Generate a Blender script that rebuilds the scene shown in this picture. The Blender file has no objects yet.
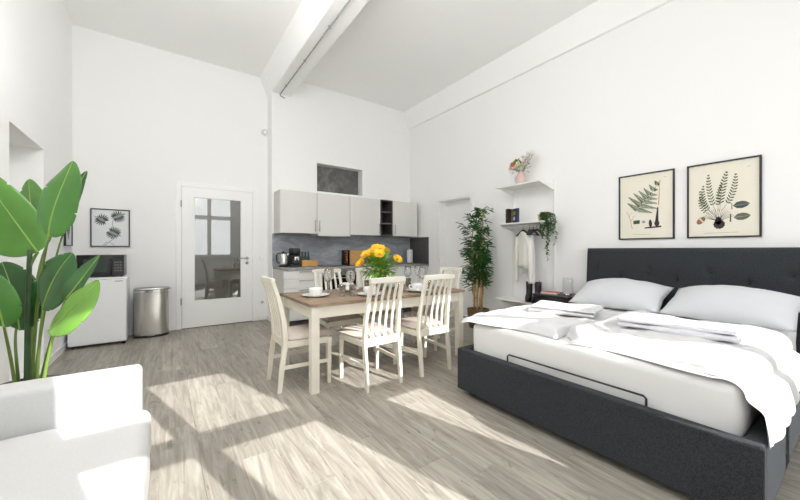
import bpy, math, random
from mathutils import Vector, Matrix, noise

# ------------------------------------------------------------------ camera
scene = bpy.context.scene
F_PX, YAW, HC = 332.0, math.radians(35.292), 1.2
cam_d = bpy.data.cameras.new('camera'); cam = bpy.data.objects.new('camera', cam_d)
scene.collection.objects.link(cam)
cam_d.sensor_width = 36.0; cam_d.lens = 36.0 * F_PX / 800.0; cam_d.clip_start = 0.02; cam_d.clip_end = 900
cam.location = (0, 0, HC); cam.rotation_euler = (math.pi / 2, 0, -YAW)
scene.camera = cam
# ------------------------------------------------------------------ colour management
vs = scene.view_settings
vs.view_transform = 'Standard'; vs.look = 'None'; vs.gamma = 1.0; vs.use_curve_mapping = False
vs.exposure = 0.2
scene.cycles.max_bounces = 14; scene.cycles.diffuse_bounces = 9
scene.cycles.glossy_bounces = 4; scene.cycles.transmission_bounces = 6; scene.cycles.transparent_max_bounces = 24
scene.cycles.caustics_reflective = False; scene.cycles.caustics_refractive = False
scene.cycles.sample_clamp_indirect = 6.0
# ------------------------------------------------------------------ sky and sun
SKY = 3.7
world = bpy.data.worlds.new('world'); scene.world = world; world.use_nodes = True
bg = world.node_tree.nodes['Background']
bg.inputs[0].default_value = (0.965, 0.985, 1.0, 1); bg.inputs[1].default_value = SKY
sd = bpy.data.lights.new('sun', 'SUN'); sun = bpy.data.objects.new('sun', sd); scene.collection.objects.link(sun)
sd.energy = 8.2; sd.angle = math.radians(0.35); sd.color = (1.0, 0.99, 0.96)
sun.location = (6, -12, 14)
sun.rotation_euler = Vector((-0.476, 1.643, -1.0)).to_track_quat('-Z', 'Y').to_euler()

col = scene.collection
PI = math.pi
rnd = random.Random(7)

# room dimensions (metres; camera stands at the origin, +Y looks at the far wall)
XL, XR = -0.99, 4.33          # left and right wall faces
YB, YK = 6.02, 5.74           # far wall face, kitchen wall face
YW = -1.36                    # window wall inner face
ZC = 4.15                     # ceiling

# portals: guide the sky light through the window openings, including an added one
def portal(name, loc, rot, sx, sy):
    d = bpy.data.lights.new(name, 'AREA'); d.shape = 'RECTANGLE'; d.size = sx; d.size_y = sy
    d.cycles.is_portal = True
    o = bpy.data.objects.new(name, d); col.objects.link(o); o.location = loc; o.rotation_euler = rot
W_OPEN = [(-0.80, 0.12), (0.545, 2.005), (2.45, 3.91)]
for a, b in W_OPEN:
    portal('window_portal', ((a + b) / 2, -1.70, 2.105), (PI / 2, 0, PI), b - a, 2.3)
bpy.context.view_layer.update()
# make every portal shine into the room
for o in list(col.objects):
    if o.type == 'LIGHT' and o.data.type == 'AREA':
        want = Vector((0, 1, 0))
        o.rotation_euler = want.to_track_quat('-Z', 'Z').to_euler()

# ------------------------------------------------------------------ materials
MATS = {}
def mat(name, color, rough=0.6, metal=0.0, noise_amt=0.0, noise_scale=8.0, bump=0.0, bump_scale=60.0, spec=0.5,
        stretch=(1, 1, 1), sheen=0.0, subsurf=0.0, coat=0.0):
    if name in MATS: return MATS[name]
    m = bpy.data.materials.new(name); m.use_nodes = True
    nt = m.node_tree; b = nt.nodes['Principled BSDF']
    b.inputs['Base Color'].default_value = (*color, 1); b.inputs['Roughness'].default_value = rough
    b.inputs['Metallic'].default_value = metal; b.inputs['Specular IOR Level'].default_value = spec
    if sheen: b.inputs['Sheen Weight'].default_value = sheen
    if coat: b.inputs['Coat Weight'].default_value = coat
    tc = nt.nodes.new('ShaderNodeTexCoord'); mp = nt.nodes.new('ShaderNodeMapping')
    mp.inputs['Scale'].default_value = stretch
    nt.links.new(tc.outputs['Object'], mp.inputs['Vector'])
    if noise_amt:
        n = nt.nodes.new('ShaderNodeTexNoise'); n.inputs['Scale'].default_value = noise_scale; n.inputs['Detail'].default_value = 5
        nt.links.new(mp.outputs[0], n.inputs['Vector'])
        r = nt.nodes.new('ShaderNodeValToRGB')
        lo = tuple(max(0, c * (1 - noise_amt)) for c in color); hi = tuple(min(1, c * (1 + noise_amt)) for c in color)
        r.color_ramp.elements[0].color = (*lo, 1); r.color_ramp.elements[0].position = .3
        r.color_ramp.elements[1].color = (*hi, 1); r.color_ramp.elements[1].position = .7
        nt.links.new(n.outputs['Fac'], r.inputs[0]); nt.links.new(r.outputs[0], b.inputs['Base Color'])
    if bump:
        n2 = nt.nodes.new('ShaderNodeTexNoise'); n2.inputs['Scale'].default_value = bump_scale; n2.inputs['Detail'].default_value = 3
        nt.links.new(mp.outputs[0], n2.inputs['Vector'])
        bp = nt.nodes.new('ShaderNodeBump'); bp.inputs['Strength'].default_value = bump; bp.inputs['Distance'].default_value = 0.01
        nt.links.new(n2.outputs['Fac'], bp.inputs['Height']); nt.links.new(bp.outputs[0], b.inputs['Normal'])
    MATS[name] = m
    return m

def glass_mat(name, tint=(0.985, 0.985, 0.985), boost=1.0, rough=0.0, power=5.0):
    m = bpy.data.materials.new(name); m.use_nodes = True; nt = m.node_tree
    for n in list(nt.nodes): nt.nodes.remove(n)
    out = nt.nodes.new('ShaderNodeOutputMaterial'); mix = nt.nodes.new('ShaderNodeMixShader')
    tr = nt.nodes.new('ShaderNodeBsdfTransparent'); tr.inputs[0].default_value = (*tint, 1)
    gl = nt.nodes.new('ShaderNodeBsdfGlossy'); gl.inputs['Roughness'].default_value = rough
    lw = nt.nodes.new('ShaderNodeLayerWeight'); lw.inputs[0].default_value = 0.5
    pw = nt.nodes.new('ShaderNodeMath'); pw.operation = 'POWER'; pw.inputs[1].default_value = power
    ma = nt.nodes.new('ShaderNodeMath'); ma.operation = 'MULTIPLY_ADD'; ma.inputs[1].default_value = 0.9; ma.inputs[2].default_value = 0.042
    mu = nt.nodes.new('ShaderNodeMath'); mu.operation = 'MULTIPLY'; mu.inputs[1].default_value = boost; mu.use_clamp = True
    nt.links.new(lw.outputs['Facing'], pw.inputs[0]); nt.links.new(pw.outputs[0], ma.inputs[0]); nt.links.new(ma.outputs[0], mu.inputs[0]); nt.links.new(mu.outputs[0], mix.inputs[0])
    nt.links.new(tr.outputs[0], mix.inputs[1]); nt.links.new(gl.outputs[0], mix.inputs[2])
    nt.links.new(mix.outputs[0], out.inputs[0])
    return m

def plank_mat(name, cols, per_obj=0.16, gscale=1.0, rough=0.45, knots=True):
    """wood: long grain along local Y, colour shifted by the object's random value"""
    m = bpy.data.materials.new(name); m.use_nodes = True; nt = m.node_tree; N = nt.nodes.new; L = nt.links.new
    b = nt.nodes['Principled BSDF']; b.inputs['Roughness'].default_value = rough
    tc = N('ShaderNodeTexCoord'); oi = N('ShaderNodeObjectInfo')
    mul = N('ShaderNodeVectorMath'); mul.operation = 'SCALE'; mul.inputs[0].default_value = (37, 91, 53)
    L(oi.outputs['Random'], mul.inputs['Scale'])
    add = N('ShaderNodeVectorMath'); L(tc.outputs['Object'], add.inputs[0]); L(mul.outputs[0], add.inputs[1])
    mp = N('ShaderNodeMapping'); mp.inputs['Scale'].default_value = (14 * gscale, 1.1 * gscale, 8); L(add.outputs[0], mp.inputs[0])
    n1 = N('ShaderNodeTexNoise'); n1.inputs['Scale'].default_value = 1.6; n1.inputs['Detail'].default_value = 8
    n1.inputs['Roughness'].default_value = .62; n1.inputs['Distortion'].default_value = 1.2; L(mp.outputs[0], n1.inputs[0])
    r = N('ShaderNodeValToRGB'); e = r.color_ramp.elements
    e[0].position, e[0].color = .28, (*cols[0], 1); e[1].position, e[1].color = .72, (*cols[2], 1)
    k = e.new(.5); k.color = (*cols[1], 1); L(n1.outputs['Fac'], r.inputs[0])
    last = r.outputs[0]
    if knots:
        mp2 = N('ShaderNodeMapping'); mp2.inputs['Scale'].default_value = (5, 1.7, 5); L(add.outputs[0], mp2.inputs[0])
        n3 = N('ShaderNodeTexNoise'); n3.inputs['Scale'].default_value = 2.2; n3.inputs['Detail'].default_value = 4
        n3.inputs['Distortion'].default_value = 2.5; L(mp2.outputs[0], n3.inputs[0])
        r3 = N('ShaderNodeValToRGB'); r3.color_ramp.elements[0].position = .63; r3.color_ramp.elements[1].position = .74
        r3.color_ramp.elements[0].color = (1, 1, 1, 1); r3.color_ramp.elements[1].color = (.55, .53, .50, 1)
        L(n3.outputs['Fac'], r3.inputs[0])
        mx = N('ShaderNodeMix'); mx.data_type = 'RGBA'; mx.blend_type = 'MULTIPLY'; mx.inputs[0].default_value = 1
        L(last, mx.inputs[6]); L(r3.outputs[0], mx.inputs[7]); last = mx.outputs[2]
    hv = N('ShaderNodeMapRange'); hv.inputs[3].default_value = 1 - per_obj; hv.inputs[4].default_value = 1 + per_obj
    L(oi.outputs['Random'], hv.inputs[0])
    sc = N('ShaderNodeVectorMath'); sc.operation = 'SCALE'; L(last, sc.inputs[0]); L(hv.outputs[0], sc.inputs['Scale'])
    L(sc.outputs[0], b.inputs['Base Color'])
    bp = N('ShaderNodeBump'); bp.inputs['Strength'].default_value = .12; bp.inputs['Distance'].default_value = .004
    L(n1.outputs['Fac'], bp.inputs['Height']); L(bp.outputs[0], b.inputs['Normal'])
    return m

def stone_mat(name, a, b_, c, scale=2.2, stretch=(1, 1, 2.2)):
    m = bpy.data.materials.new(name); m.use_nodes = True; nt = m.node_tree; N = nt.nodes.new; L = nt.links.new
    b = nt.nodes['Principled BSDF']; b.inputs['Roughness'].default_value = .5
    tc = N('ShaderNodeTexCoord'); mp = N('ShaderNodeMapping'); mp.inputs['Scale'].default_value = stretch; L(tc.outputs['Object'], mp.inputs[0])
    n = N('ShaderNodeTexNoise'); n.inputs['Scale'].default_value = scale; n.inputs['Detail'].default_value = 9
    n.inputs['Roughness'].default_value = .65; n.inputs['Distortion'].default_value = 1.5; L(mp.outputs[0], n.inputs[0])
    r = N('ShaderNodeValToRGB'); e = r.color_ramp.elements
    e[0].position, e[0].color = .3, (*a, 1); e[1].position, e[1].color = .72, (*c, 1); k = e.new(.52); k.color = (*b_, 1)
    L(n.outputs['Fac'], r.inputs[0]); L(r.outputs[0], b.inputs['Base Color'])
    return m

WALL = mat('wall_paint', (.90, .90, .896), .9, bump=.03, bump_scale=220, spec=.2)
CEIL = mat('ceiling_paint', (.945, .945, .94), .95, spec=.1)
TRIMW = mat('white_lacquer', (.89, .89, .885), .35)
PLANK = plank_mat('oak_laminate', [(.195, .170, .138), (.325, .297, .254), (.455, .424, .376)], .11)
SUBFLOOR = mat('subfloor', (.12, .11, .1), .9)
CREAM = mat('cream_paint', (.80, .76, .66), .5, noise_amt=.03, noise_scale=14, bump=.02)
TABLEW = plank_mat('washed_brown_wood', [(.13, .085, .055), (.24, .165, .11), (.42, .335, .26)], .14, gscale=1.6, rough=.55, knots=False)
SEATF = mat('beige_seat_fabric', (.66, .58, .52), .95, noise_amt=.08, noise_scale=90, bump=.15, bump_scale=400)
CHAR = mat('charcoal_fabric', (.033, .037, .042), .95, noise_amt=.45, noise_scale=170, bump=.35, bump_scale=420, spec=.25, sheen=.04)
CHARB = mat('charcoal_button', (.02, .022, .025), .9, bump=.2)
LINEN = mat('white_linen', (.64, .64, .65), .9, bump=.30, bump_scale=9, spec=.15)
SHEET = mat('white_sheet', (.73, .73, .725), .9, bump=.16, bump_scale=6, spec=.15)
PILLOW = mat('white_pillow_cotton', (.63, .64, .67), .92, bump=.05, bump_scale=16, spec=.15)
TOWEL = mat('pale_grey_white_towel', (.66, .66, .69), .95, bump=.3, bump_scale=180, spec=.1)
SOFA = mat('white_sofa_fabric', (.58, .58, .575), .95, noise_amt=.03, noise_scale=120, bump=.12, bump_scale=260, spec=.15)
BLACKM = mat('black_metal', (.012, .012, .013), .4)
BLACKP = mat('black_plastic', (.015, .015, .016), .35)
BLACKG = mat('black_gloss', (.008, .008, .009), .08)
STEEL = mat('brushed_steel', (.62, .61, .59), .24, 1.0, bump=.05, bump_scale=40, stretch=(60, 60, 1))
CHROME = mat('chrome', (.75, .75, .75), .15, 1.0)
NICKEL = mat('satin_nickel', (.45, .44, .42), .35, 1.0)
KFRONT = mat('pale_grey_cabinet', (.72, .715, .69), .45)
KSIDE = mat('greige_cabinet_side', (.64, .63, .59), .5)
KDARK = mat('dark_grey_carcass', (.075, .072, .068), .55)
KWHITE = mat('white_drawer_front', (.82, .82, .81), .4)
SLATE = stone_mat('blue_grey_slate_splash', (.22, .235, .27), (.31, .33, .365), (.50, .52, .55), 2.0, (1.2, 1, 2.6))
SLATED = stone_mat('dark_slate_side', (.06, .06, .06), (.08, .08, .077), (.105, .103, .10), 3)
WORKT = stone_mat('grey_worktop', (.20, .20, .20), (.27, .27, .27), (.36, .36, .36), 9, (1, 1, 1))
CONC = stone_mat('mottled_dark_concrete', (.07, .068, .066), (.13, .127, .122), (.24, .235, .225), 4.5, (1, 1, 1))
APPL = mat('white_appliance', (.86, .875, .90), .3)
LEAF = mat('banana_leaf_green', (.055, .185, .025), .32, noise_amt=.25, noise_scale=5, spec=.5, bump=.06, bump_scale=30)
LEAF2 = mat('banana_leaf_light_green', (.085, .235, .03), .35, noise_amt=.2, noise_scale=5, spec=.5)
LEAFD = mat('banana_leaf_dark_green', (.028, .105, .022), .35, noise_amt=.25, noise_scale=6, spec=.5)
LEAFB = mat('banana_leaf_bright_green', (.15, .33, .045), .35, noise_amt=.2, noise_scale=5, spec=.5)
RIB = mat('leaf_rib_yellow_green', (.26, .42, .08), .4)
STEMG = mat('plant_stem_green', (.14, .22, .045), .45, noise_amt=.3, noise_scale=9)
TRUNK = mat('plant_trunk_dark_green', (.04, .085, .03), .5, noise_amt=.3, noise_scale=9)
SOIL = mat('potting_soil', (.03, .022, .016), 1.0, bump=.6, bump_scale=60)
POTG = mat('dark_plant_pot', (.05, .045, .04), .7)
BAMS = mat('bamboo_cane', (.47, .32, .14), .5, noise_amt=.3, noise_scale=18)
BAML = mat('bamboo_leaf', (.035, .13, .025), .45, noise_amt=.45, noise_scale=5)
WICK = mat('brown_wicker', (.20, .12, .06), .8, noise_amt=.4, noise_scale=60, bump=.5, bump_scale=90)
TRAIL = mat('trailing_leaf', (.06, .13, .05), .5, noise_amt=.4, noise_scale=12)
PINK = mat('pink_ceramic', (.66, .49, .47), .45)
YELLOW = mat('yellow_petal', (.90, .56, .02), .6, noise_amt=.15, noise_scale=30)
ORANGE = mat('orange_flower_heart', (.50, .14, .01), .7)
FLEAF = mat('bouquet_leaf', (.20, .40, .045), .5, noise_amt=.4, noise_scale=14)
CERAM = mat('white_ceramic', (.86, .86, .84), .2)
WOODB = mat('honey_wood', (.62, .34, .12), .5, noise_amt=.15, noise_scale=10, stretch=(1, 1, 9))
PAPER = mat('cream_paper', (.80, .76, .655), .9)
PAPERW = mat('white_paper', (.80, .82, .83), .9)
FRAMEB = mat('black_frame', (.012, .012, .013), .45)
INKG = mat('print_green', (.055, .095, .04), .9)
INKG2 = mat('print_pale_green', (.17, .24, .13), .9)
INKD = mat('print_dark', (.05, .042, .04), .9)
INKO = mat('print_orange', (.55, .28, .10), .9)
INKR = mat('print_brown', (.28, .15, .09), .9)
INKK = mat('print_grey_green', (.075, .095, .09), .9)
INKL = mat('print_light_grey_green', (.32, .36, .34), .9)
CLOTH1 = mat('cream_blouse_fabric', (.80, .79, .74), .9, bump=.2, bump_scale=40)
CLOTH2 = mat('white_trouser_fabric', (.84, .84, .83), .9, bump=.15, bump_scale=40)
BOOT = mat('black_leather', (.012, .011, .011), .38)
NAVY = mat('navy_book_cover', (.012, .02, .06), .5)
GOLD = mat('gold_print', (.55, .40, .10), .5)
RED = mat('red_book_cover', (.42, .06, .09), .5)
PAGES = mat('book_pages', (.78, .75, .68), .9)
BLUEP = mat('pale_blue_print', (.55, .66, .82), .6)
GLASS = glass_mat('clear_glass')
DRINK = bpy.data.materials.new('drinking_glass'); DRINK.use_nodes = True
_n = DRINK.node_tree; _n.nodes.clear()
_o = _n.nodes.new('ShaderNodeOutputMaterial'); _m = _n.nodes.new('ShaderNodeMixShader'); _m.inputs[0].default_value = .62
_t = _n.nodes.new('ShaderNodeBsdfTransparent'); _g = _n.nodes.new('ShaderNodeBsdfGlass'); _g.inputs['Roughness'].default_value = .01; _g.inputs['IOR'].default_value = 1.5
_n.links.new(_t.outputs[0], _m.inputs[1]); _n.links.new(_g.outputs[0], _m.inputs[2]); _n.links.new(_m.outputs[0], _o.inputs[0])
DOORG = glass_mat('door_glass', (.60, .61, .60), 3.8)
FROST = mat('fill_lamp_shade', (.80, .82, .85), .3)
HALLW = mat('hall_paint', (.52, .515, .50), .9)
OUTG = mat('street_ground', (.45, .45, .43), .95, noise_amt=.3, noise_scale=.05)
FACADE = mat('far_facade', (.42, .41, .40), .9)
ROOFM = mat('far_roof', (.25, .2, .18), .9)

# ------------------------------------------------------------------ mesh helpers
class MB:
    def __init__(s): s.v = []; s.f = []
    def add(s, vs_, fs_):
        o = len(s.v); s.v += [tuple(p) for p in vs_]; s.f += [tuple(i + o for i in f) for f in fs_]; return s
    def box(s, x0, y0, z0, x1, y1, z1, M=None):
        x0, x1 = min(x0, x1), max(x0, x1); y0, y1 = min(y0, y1), max(y0, y1); z0, z1 = min(z0, z1), max(z0, z1)
        p = [Vector(q) for q in ((x0, y0, z0), (x1, y0, z0), (x1, y1, z0), (x0, y1, z0), (x0, y0, z1), (x1, y0, z1), (x1, y1, z1), (x0, y1, z1))]
        if M: p = [M @ q for q in p]
        return s.add(p, [(0, 3, 2, 1), (4, 5, 6, 7), (0, 1, 5, 4), (1, 2, 6, 5), (2, 3, 7, 6), (3, 0, 4, 7)])
    def bar(s, a, b, w, d, up=(0, 0, 1), w2=None, d2=None):
        a, b = Vector(a), Vector(b); t = (b - a).normalized(); u = Vector(up)
        if abs(t.dot(u)) > .98: u = Vector((0, 1, 0))
        sx = t.cross(u).normalized(); sy = sx.cross(t).normalized()
        w2 = w if w2 is None else w2; d2 = d if d2 is None else d2
        p = []
        for c, ww, dd in ((a, w, d), (b, w2, d2)):
            for i, j in ((-1, -1), (1, -1), (1, 1), (-1, 1)): p.append(c + sx * i * ww / 2 + sy * j * dd / 2)
        return s.add(p, [(0, 3, 2, 1), (4, 5, 6, 7), (0, 1, 5, 4), (1, 2, 6, 5), (2, 3, 7, 6), (3, 0, 4, 7)])
    def tube(s, pts, r, n=8, cap=True):
        pts = [Vector(p) for p in pts]; R = r if isinstance(r, (list, tuple)) else [r] * len(pts)
        vs_, fs_ = [], []; prev = None
        for i, p in enumerate(pts):
            t = (pts[min(i + 1, len(pts) - 1)] - pts[max(i - 1, 0)]).normalized()
            if prev is None:
                u = Vector((0, 0, 1)) if abs(t.z) < .9 else Vector((1, 0, 0)); sx = t.cross(u).normalized()
            else:
                sx = (prev - t * prev.dot(t)).normalized()
            prev = sx; sy = t.cross(sx)
            for k in range(n):
                a = 2 * PI * k / n; vs_.append(p + (sx * math.cos(a) + sy * math.sin(a)) * R[i])
        for i in range(len(pts) - 1):
            for k in range(n):
                k2 = (k + 1) % n; fs_.append((i * n + k, i * n + k2, (i + 1) * n + k2, (i + 1) * n + k))
        if cap:
            fs_.append(tuple(reversed(range(n)))); fs_.append(tuple(range((len(pts) - 1) * n, len(pts) * n)))
        return s.add(vs_, fs_)
    def lathe(s, prof, c=(0, 0, 0), n=20, sx=1.0, sy=1.0):
        vs_, fs_ = [], []
        for r, z in prof:
            for k in range(n):
                a = 2 * PI * k / n; vs_.append((c[0] + r * sx * math.cos(a), c[1] + r * sy * math.sin(a), c[2] + z))
        m = len(prof)
        for i in range(m - 1):
            for k in range(n):
                k2 = (k + 1) % n; fs_.append((i * n + k, i * n + k2, (i + 1) * n + k2, (i + 1) * n + k))
        if prof[0][0] > 1e-5: fs_.append(tuple(reversed(range(n))))
        if prof[-1][0] > 1e-5: fs_.append(tuple(range((m - 1) * n, m * n)))
        return s.add(vs_, fs_)
    def prism(s, poly, h0, h1, axis='z'):
        n = len(poly)
        def P(p, h):
            return {'z': (p[0], p[1], h), 'y': (p[0], h, p[1]), 'x': (h, p[0], p[1])}[axis]
        return s.add([P(p, h0) for p in poly] + [P(p, h1) for p in poly],
                     [tuple(reversed(range(n))), tuple(range(n, 2 * n))] + [(i, (i + 1) % n, n + (i + 1) % n, n + i) for i in range(n)])
    def grid(s, fn, nu, nv, closed=False):
        vs_ = [fn(i / nu, j / nv) for i in range(nu + 1) for j in range(nv + 1)]
        fs_ = [(i * (nv + 1) + j, (i + 1) * (nv + 1) + j, (i + 1) * (nv + 1) + j + 1, i * (nv + 1) + j + 1) for i in range(nu) for j in range(nv)]
        return s.add(vs_, fs_)
    def poly(s, pts): return s.add(pts, [tuple(range(len(pts)))])
    def build(s, name, m, parent=None, loc=None, smooth=False, bevel=0.0, bseg=2, sub=0, solid=0.0, off=None, world=False, recalc=True):
        """off: shift subtracted from all vertices (world coordinates -> the thing's own)"""
        if world and parent is not None:
            r = parent
            while r.parent: r = r.parent
            off = r.location.copy()
        if world and parent is None and loc is not None: off = Vector(loc)
        o3 = Vector(off) if off is not None else Vector((0, 0, 0))
        me = bpy.data.meshes.new(name); me.from_pydata([tuple(Vector(p) - o3) for p in s.v], [], s.f)
        if recalc:
            import bmesh
            bm = bmesh.new(); bm.from_mesh(me); bmesh.ops.recalc_face_normals(bm, faces=bm.faces); bm.to_mesh(me); bm.free()
        me.materials.append(m); me.update()
        if smooth:
            for p in me.polygons: p.use_smooth = True
        o = bpy.data.objects.new(name, me); col.objects.link(o)
        if parent is not None: o.parent = parent
        if loc is not None: o.location = loc
        if solid:
            k = o.modifiers.new('solid', 'SOLIDIFY'); k.thickness = solid; k.offset = 0
        if bevel:
            k = o.modifiers.new('bevel', 'BEVEL'); k.width = bevel; k.segments = bseg; k.limit_method = 'ANGLE'; k.angle_limit = math.radians(40)
            k.harden_normals = False
        if sub:
            k = o.modifiers.new('sub', 'SUBSURF'); k.levels = sub; k.render_levels = sub
        return o

def tag(o, label=None, cat=None, group=None, kind=None):
    if label: o['label'] = label
    if cat: o['category'] = cat
    if group: o['group'] = group
    if kind: o['kind'] = kind
    return o
def thing(name, loc, label, cat, group=None, rz=0.0):
    o = bpy.data.objects.new(name, None); col.objects.link(o); o.location = loc; o.rotation_euler = (0, 0, rz)
    o.empty_display_size = .1
    return tag(o, label, cat, group)
def copy_tree(o, parent=None):
    c = o.copy(); col.objects.link(c)
    c.parent = parent
    for ch in list(o.children): copy_tree(ch, c)
    return c
def struct(o): o['kind'] = 'structure'; return o
def smoothstep(a, b, x):
    t = max(0, min(1, (x - a) / (b - a))); return t * t * (3 - 2 * t)

# ================================================================== SETTING
# floor: base slab with every laminate plank a piece of its own
fl = struct(MB().box(XL - .4, YW - .4, -.16, XR + .4, YB + .3, -.012).build('floor', SUBFLOOR))
PW, PL = .192, 1.285
plank_cache = {}
def plank_mesh(w, l):
    key = (round(w, 3), round(l, 3))
    if key not in plank_cache:
        c = .0009; g = .0003
        x0, x1, y0, y1 = g, w - g, g, l - g
        v = [(x0, y0, -.0115), (x1, y0, -.0115), (x1, y1, -.0115), (x0, y1, -.0115),
             (x0, y0, -c), (x1, y0, -c), (x1, y1, -c), (x0, y1, -c),
             (x0 + c, y0 + c, 0), (x1 - c, y0 + c, 0), (x1 - c, y1 - c, 0), (x0 + c, y1 - c, 0)]
        f = [(0, 3, 2, 1)] + [(a, b, b + 4, a + 4) for a, b in ((0, 1), (1, 2), (2, 3))] + [(3, 0, 4, 7)] + \
            [(4, 5, 9, 8), (5, 6, 10, 9), (6, 7, 11, 10), (7, 4, 8, 11), (8, 9, 10, 11)]
        me = bpy.data.meshes.new('plank'); me.from_pydata(v, [], f); me.materials.append(PLANK); me.update()
        plank_cache[key] = me
    return plank_cache[key]
x = XL + .004; row = 0
while x < XR - .01:
    w = min(PW, XR - .004 - x)
    y = YW + .004 - (0, .43, .86, .21, .64, 1.07)[row % 6]
    while y < YB - .01:
        a, b = max(y, YW + .004), min(y + PL, YB - .004)
        if b - a > .05:
            o = bpy.data.objects.new('plank', plank_mesh(w, b - a)); col.objects.link(o); o.parent = fl; o.location = (x, a, 0)
        y += PL
    x += PW; row += 1

# walls
T = .3
# far wall with door opening
DX0, DX1, DZ = .175, 1.235, 2.205          # structural opening of the far door
wb = MB(); wb.box(XL - T, YB, 0, DX0, YB + T, ZC); wb.box(DX1, YB, 0, 1.45, YB + T, ZC); wb.box(DX0, YB, DZ, DX1, YB + T, ZC)
struct(wb.build('wall_back', WALL))
# kitchen wall, standing forward, with a recessed niche
nx0, nx1, nz0, nz1 = 2.233, 3.162, 2.262, 2.768
wk = MB(); wk.box(1.45, YK, 0, nx0, YB + T, ZC); wk.box(nx1, YK, 0, XR + T, YB + T, ZC)
wk.box(nx0, YK, 0, nx1, YB + T, nz0); wk.box(nx0, YK, nz1, nx1, YB + T, ZC); wk.box(nx0, 5.935, nz0, nx1, YB + T, nz1)
wkk = struct(wk.build('wall_kitchen', WALL))
MB().box(nx0 + .004, 5.915, nz0 + .004, nx1 - .004, 5.933, nz1 - .004).build('niche_panel', CONC, wkk)
# left wall with balcony door opening
LY0, LY1, LZ = 3.868, 4.762, 2.205
wl = MB(); wl.box(XL - T, YW - T, 0, XL, LY0, ZC); wl.box(XL - T, LY1, 0, XL, YB, ZC); wl.box(XL - T, LY0, LZ, XL, LY1, ZC)
struct(wl.build('wall_left', WALL))
# right wall with door opening
RY0, RY1, RZ = 3.99, 4.81, 2.13
wr = MB(); wr.box(XR, YW - T, 0, XR + T, RY0, ZC); wr.box(XR, RY1, 0, XR + T, YK, ZC); wr.box(XR, RY0, RZ, XR + T, RY1, ZC)
struct(wr.build('wall_right', WALL))
# window wall
WZ0, WZ1 = .98, 3.23
wf = MB(); cuts = [XL] + [q for w in W_OPEN for q in w] + [XR]
for i in range(0, len(cuts), 2): wf.box(cuts[i], YW - T, 0, cuts[i + 1], YW, ZC)
for a, b in W_OPEN: wf.box(a, YW - T, 0, b, YW, WZ0); wf.box(a, YW - T, WZ1, b, YW, ZC)
struct(wf.build('wall_front', WALL))
struct(MB().box(XL - T, YW - T, ZC, XR + T, YB + T, ZC + .2).build('ceiling', CEIL))
# haunched ceiling beams
struct(MB().prism([(1.32, ZC), (1.45, 3.83), (1.76, 3.83), (1.83, ZC)], YW, YK, 'y').build('trim_1', CEIL, bevel=.01))
struct(MB().prism([(1.32, ZC - .001), (1.45, 3.83), (1.45, ZC - .001)], YK, YB, 'y').build('trim_2', CEIL))
struct(MB().prism([(4.17, ZC), (4.27, 3.845), (4.285, 3.80), (XR, 3.80), (XR, ZC)], YW, YK, 'y').build('trim_3', CEIL, bevel=.008))
# skirting
def skirt(name, *boxes):
    b = MB()
    for q in boxes: b.box(*q)
    struct(b.build(name, TRIMW, bevel=.004))
skirt('baseboard_back', (XL, YB - .016, 0, .13, YB, .08), (1.30, YB - .016, 0, 1.45, YB, .08))
skirt('baseboard_kitchen', (1.434, YK, 0, 1.45, YB - .016, .08))
skirt('baseboard_left', (XL, YW, 0, XL + .016, LY0 - .0, .08), (XL, LY1, 0, XL + .016, YB - .016, .08))
skirt('baseboard_right', (XR - .016, YW, 0, XR, 3.92, .08), (XR - .016, 4.88, 0, XR, 5.1, .08))
skirt('baseboard_front', (XL + .016, YW, 0, XR - .016, YW + .016, .08))

# windows in the window wall
def window(name, a, b, z0, z1, yf, cols, trans):
    fr = MB(); t = .06; d0, d1 = yf - .035, yf + .035
    fr.box(a, d0, z0, b, d1, z0 + t); fr.box(a, d0, z1 - t, b, d1, z1)
    fr.box(a, d0, z0 + t, a + t, d1, z1 - t); fr.box(b - t, d0, z0 + t, b, d1, z1 - t)
    for c in cols: fr.box(c - .06, d0 - .004, z0 + t, c + .06, d1 + .004, z1 - t)
    for zz in trans: fr.box(a + t, d0 - .002, zz - .07, b - t, d1 + .002, zz + .07)
    w = struct(fr.build(name, TRIMW, bevel=.004))
    xs = [a + t] + [q for c in cols for q in (c - .06, c + .06)] + [b - t]
    zs = [z0 + t] + [q for zz in trans for q in (zz - .07, zz + .07)] + [z1 - t]
    for i in range(0, len(xs), 2):
        for j in range(0, len(zs), 2):
            MB().box(xs[i], yf - .004, zs[j], xs[i + 1], yf + .004, zs[j + 1]).build('pane', GLASS, w)
    MB().box(a - .04, YW, z0 - .04, b + .04, YW + .10, z0 - .005).build('window_sill', TRIMW, w, bevel=.005)
    return w
window('window_1', .545, 2.005, WZ0, WZ1, -1.45, [1.275], [2.34])
window('window_2', 2.45, 3.91, WZ0, WZ1, -1.45, [3.18], [2.34])
window('added_window', -.80, .12, WZ0, WZ1, -1.45, [], [2.34])  # added unseen window, lets more daylight in on the sofa side
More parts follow.
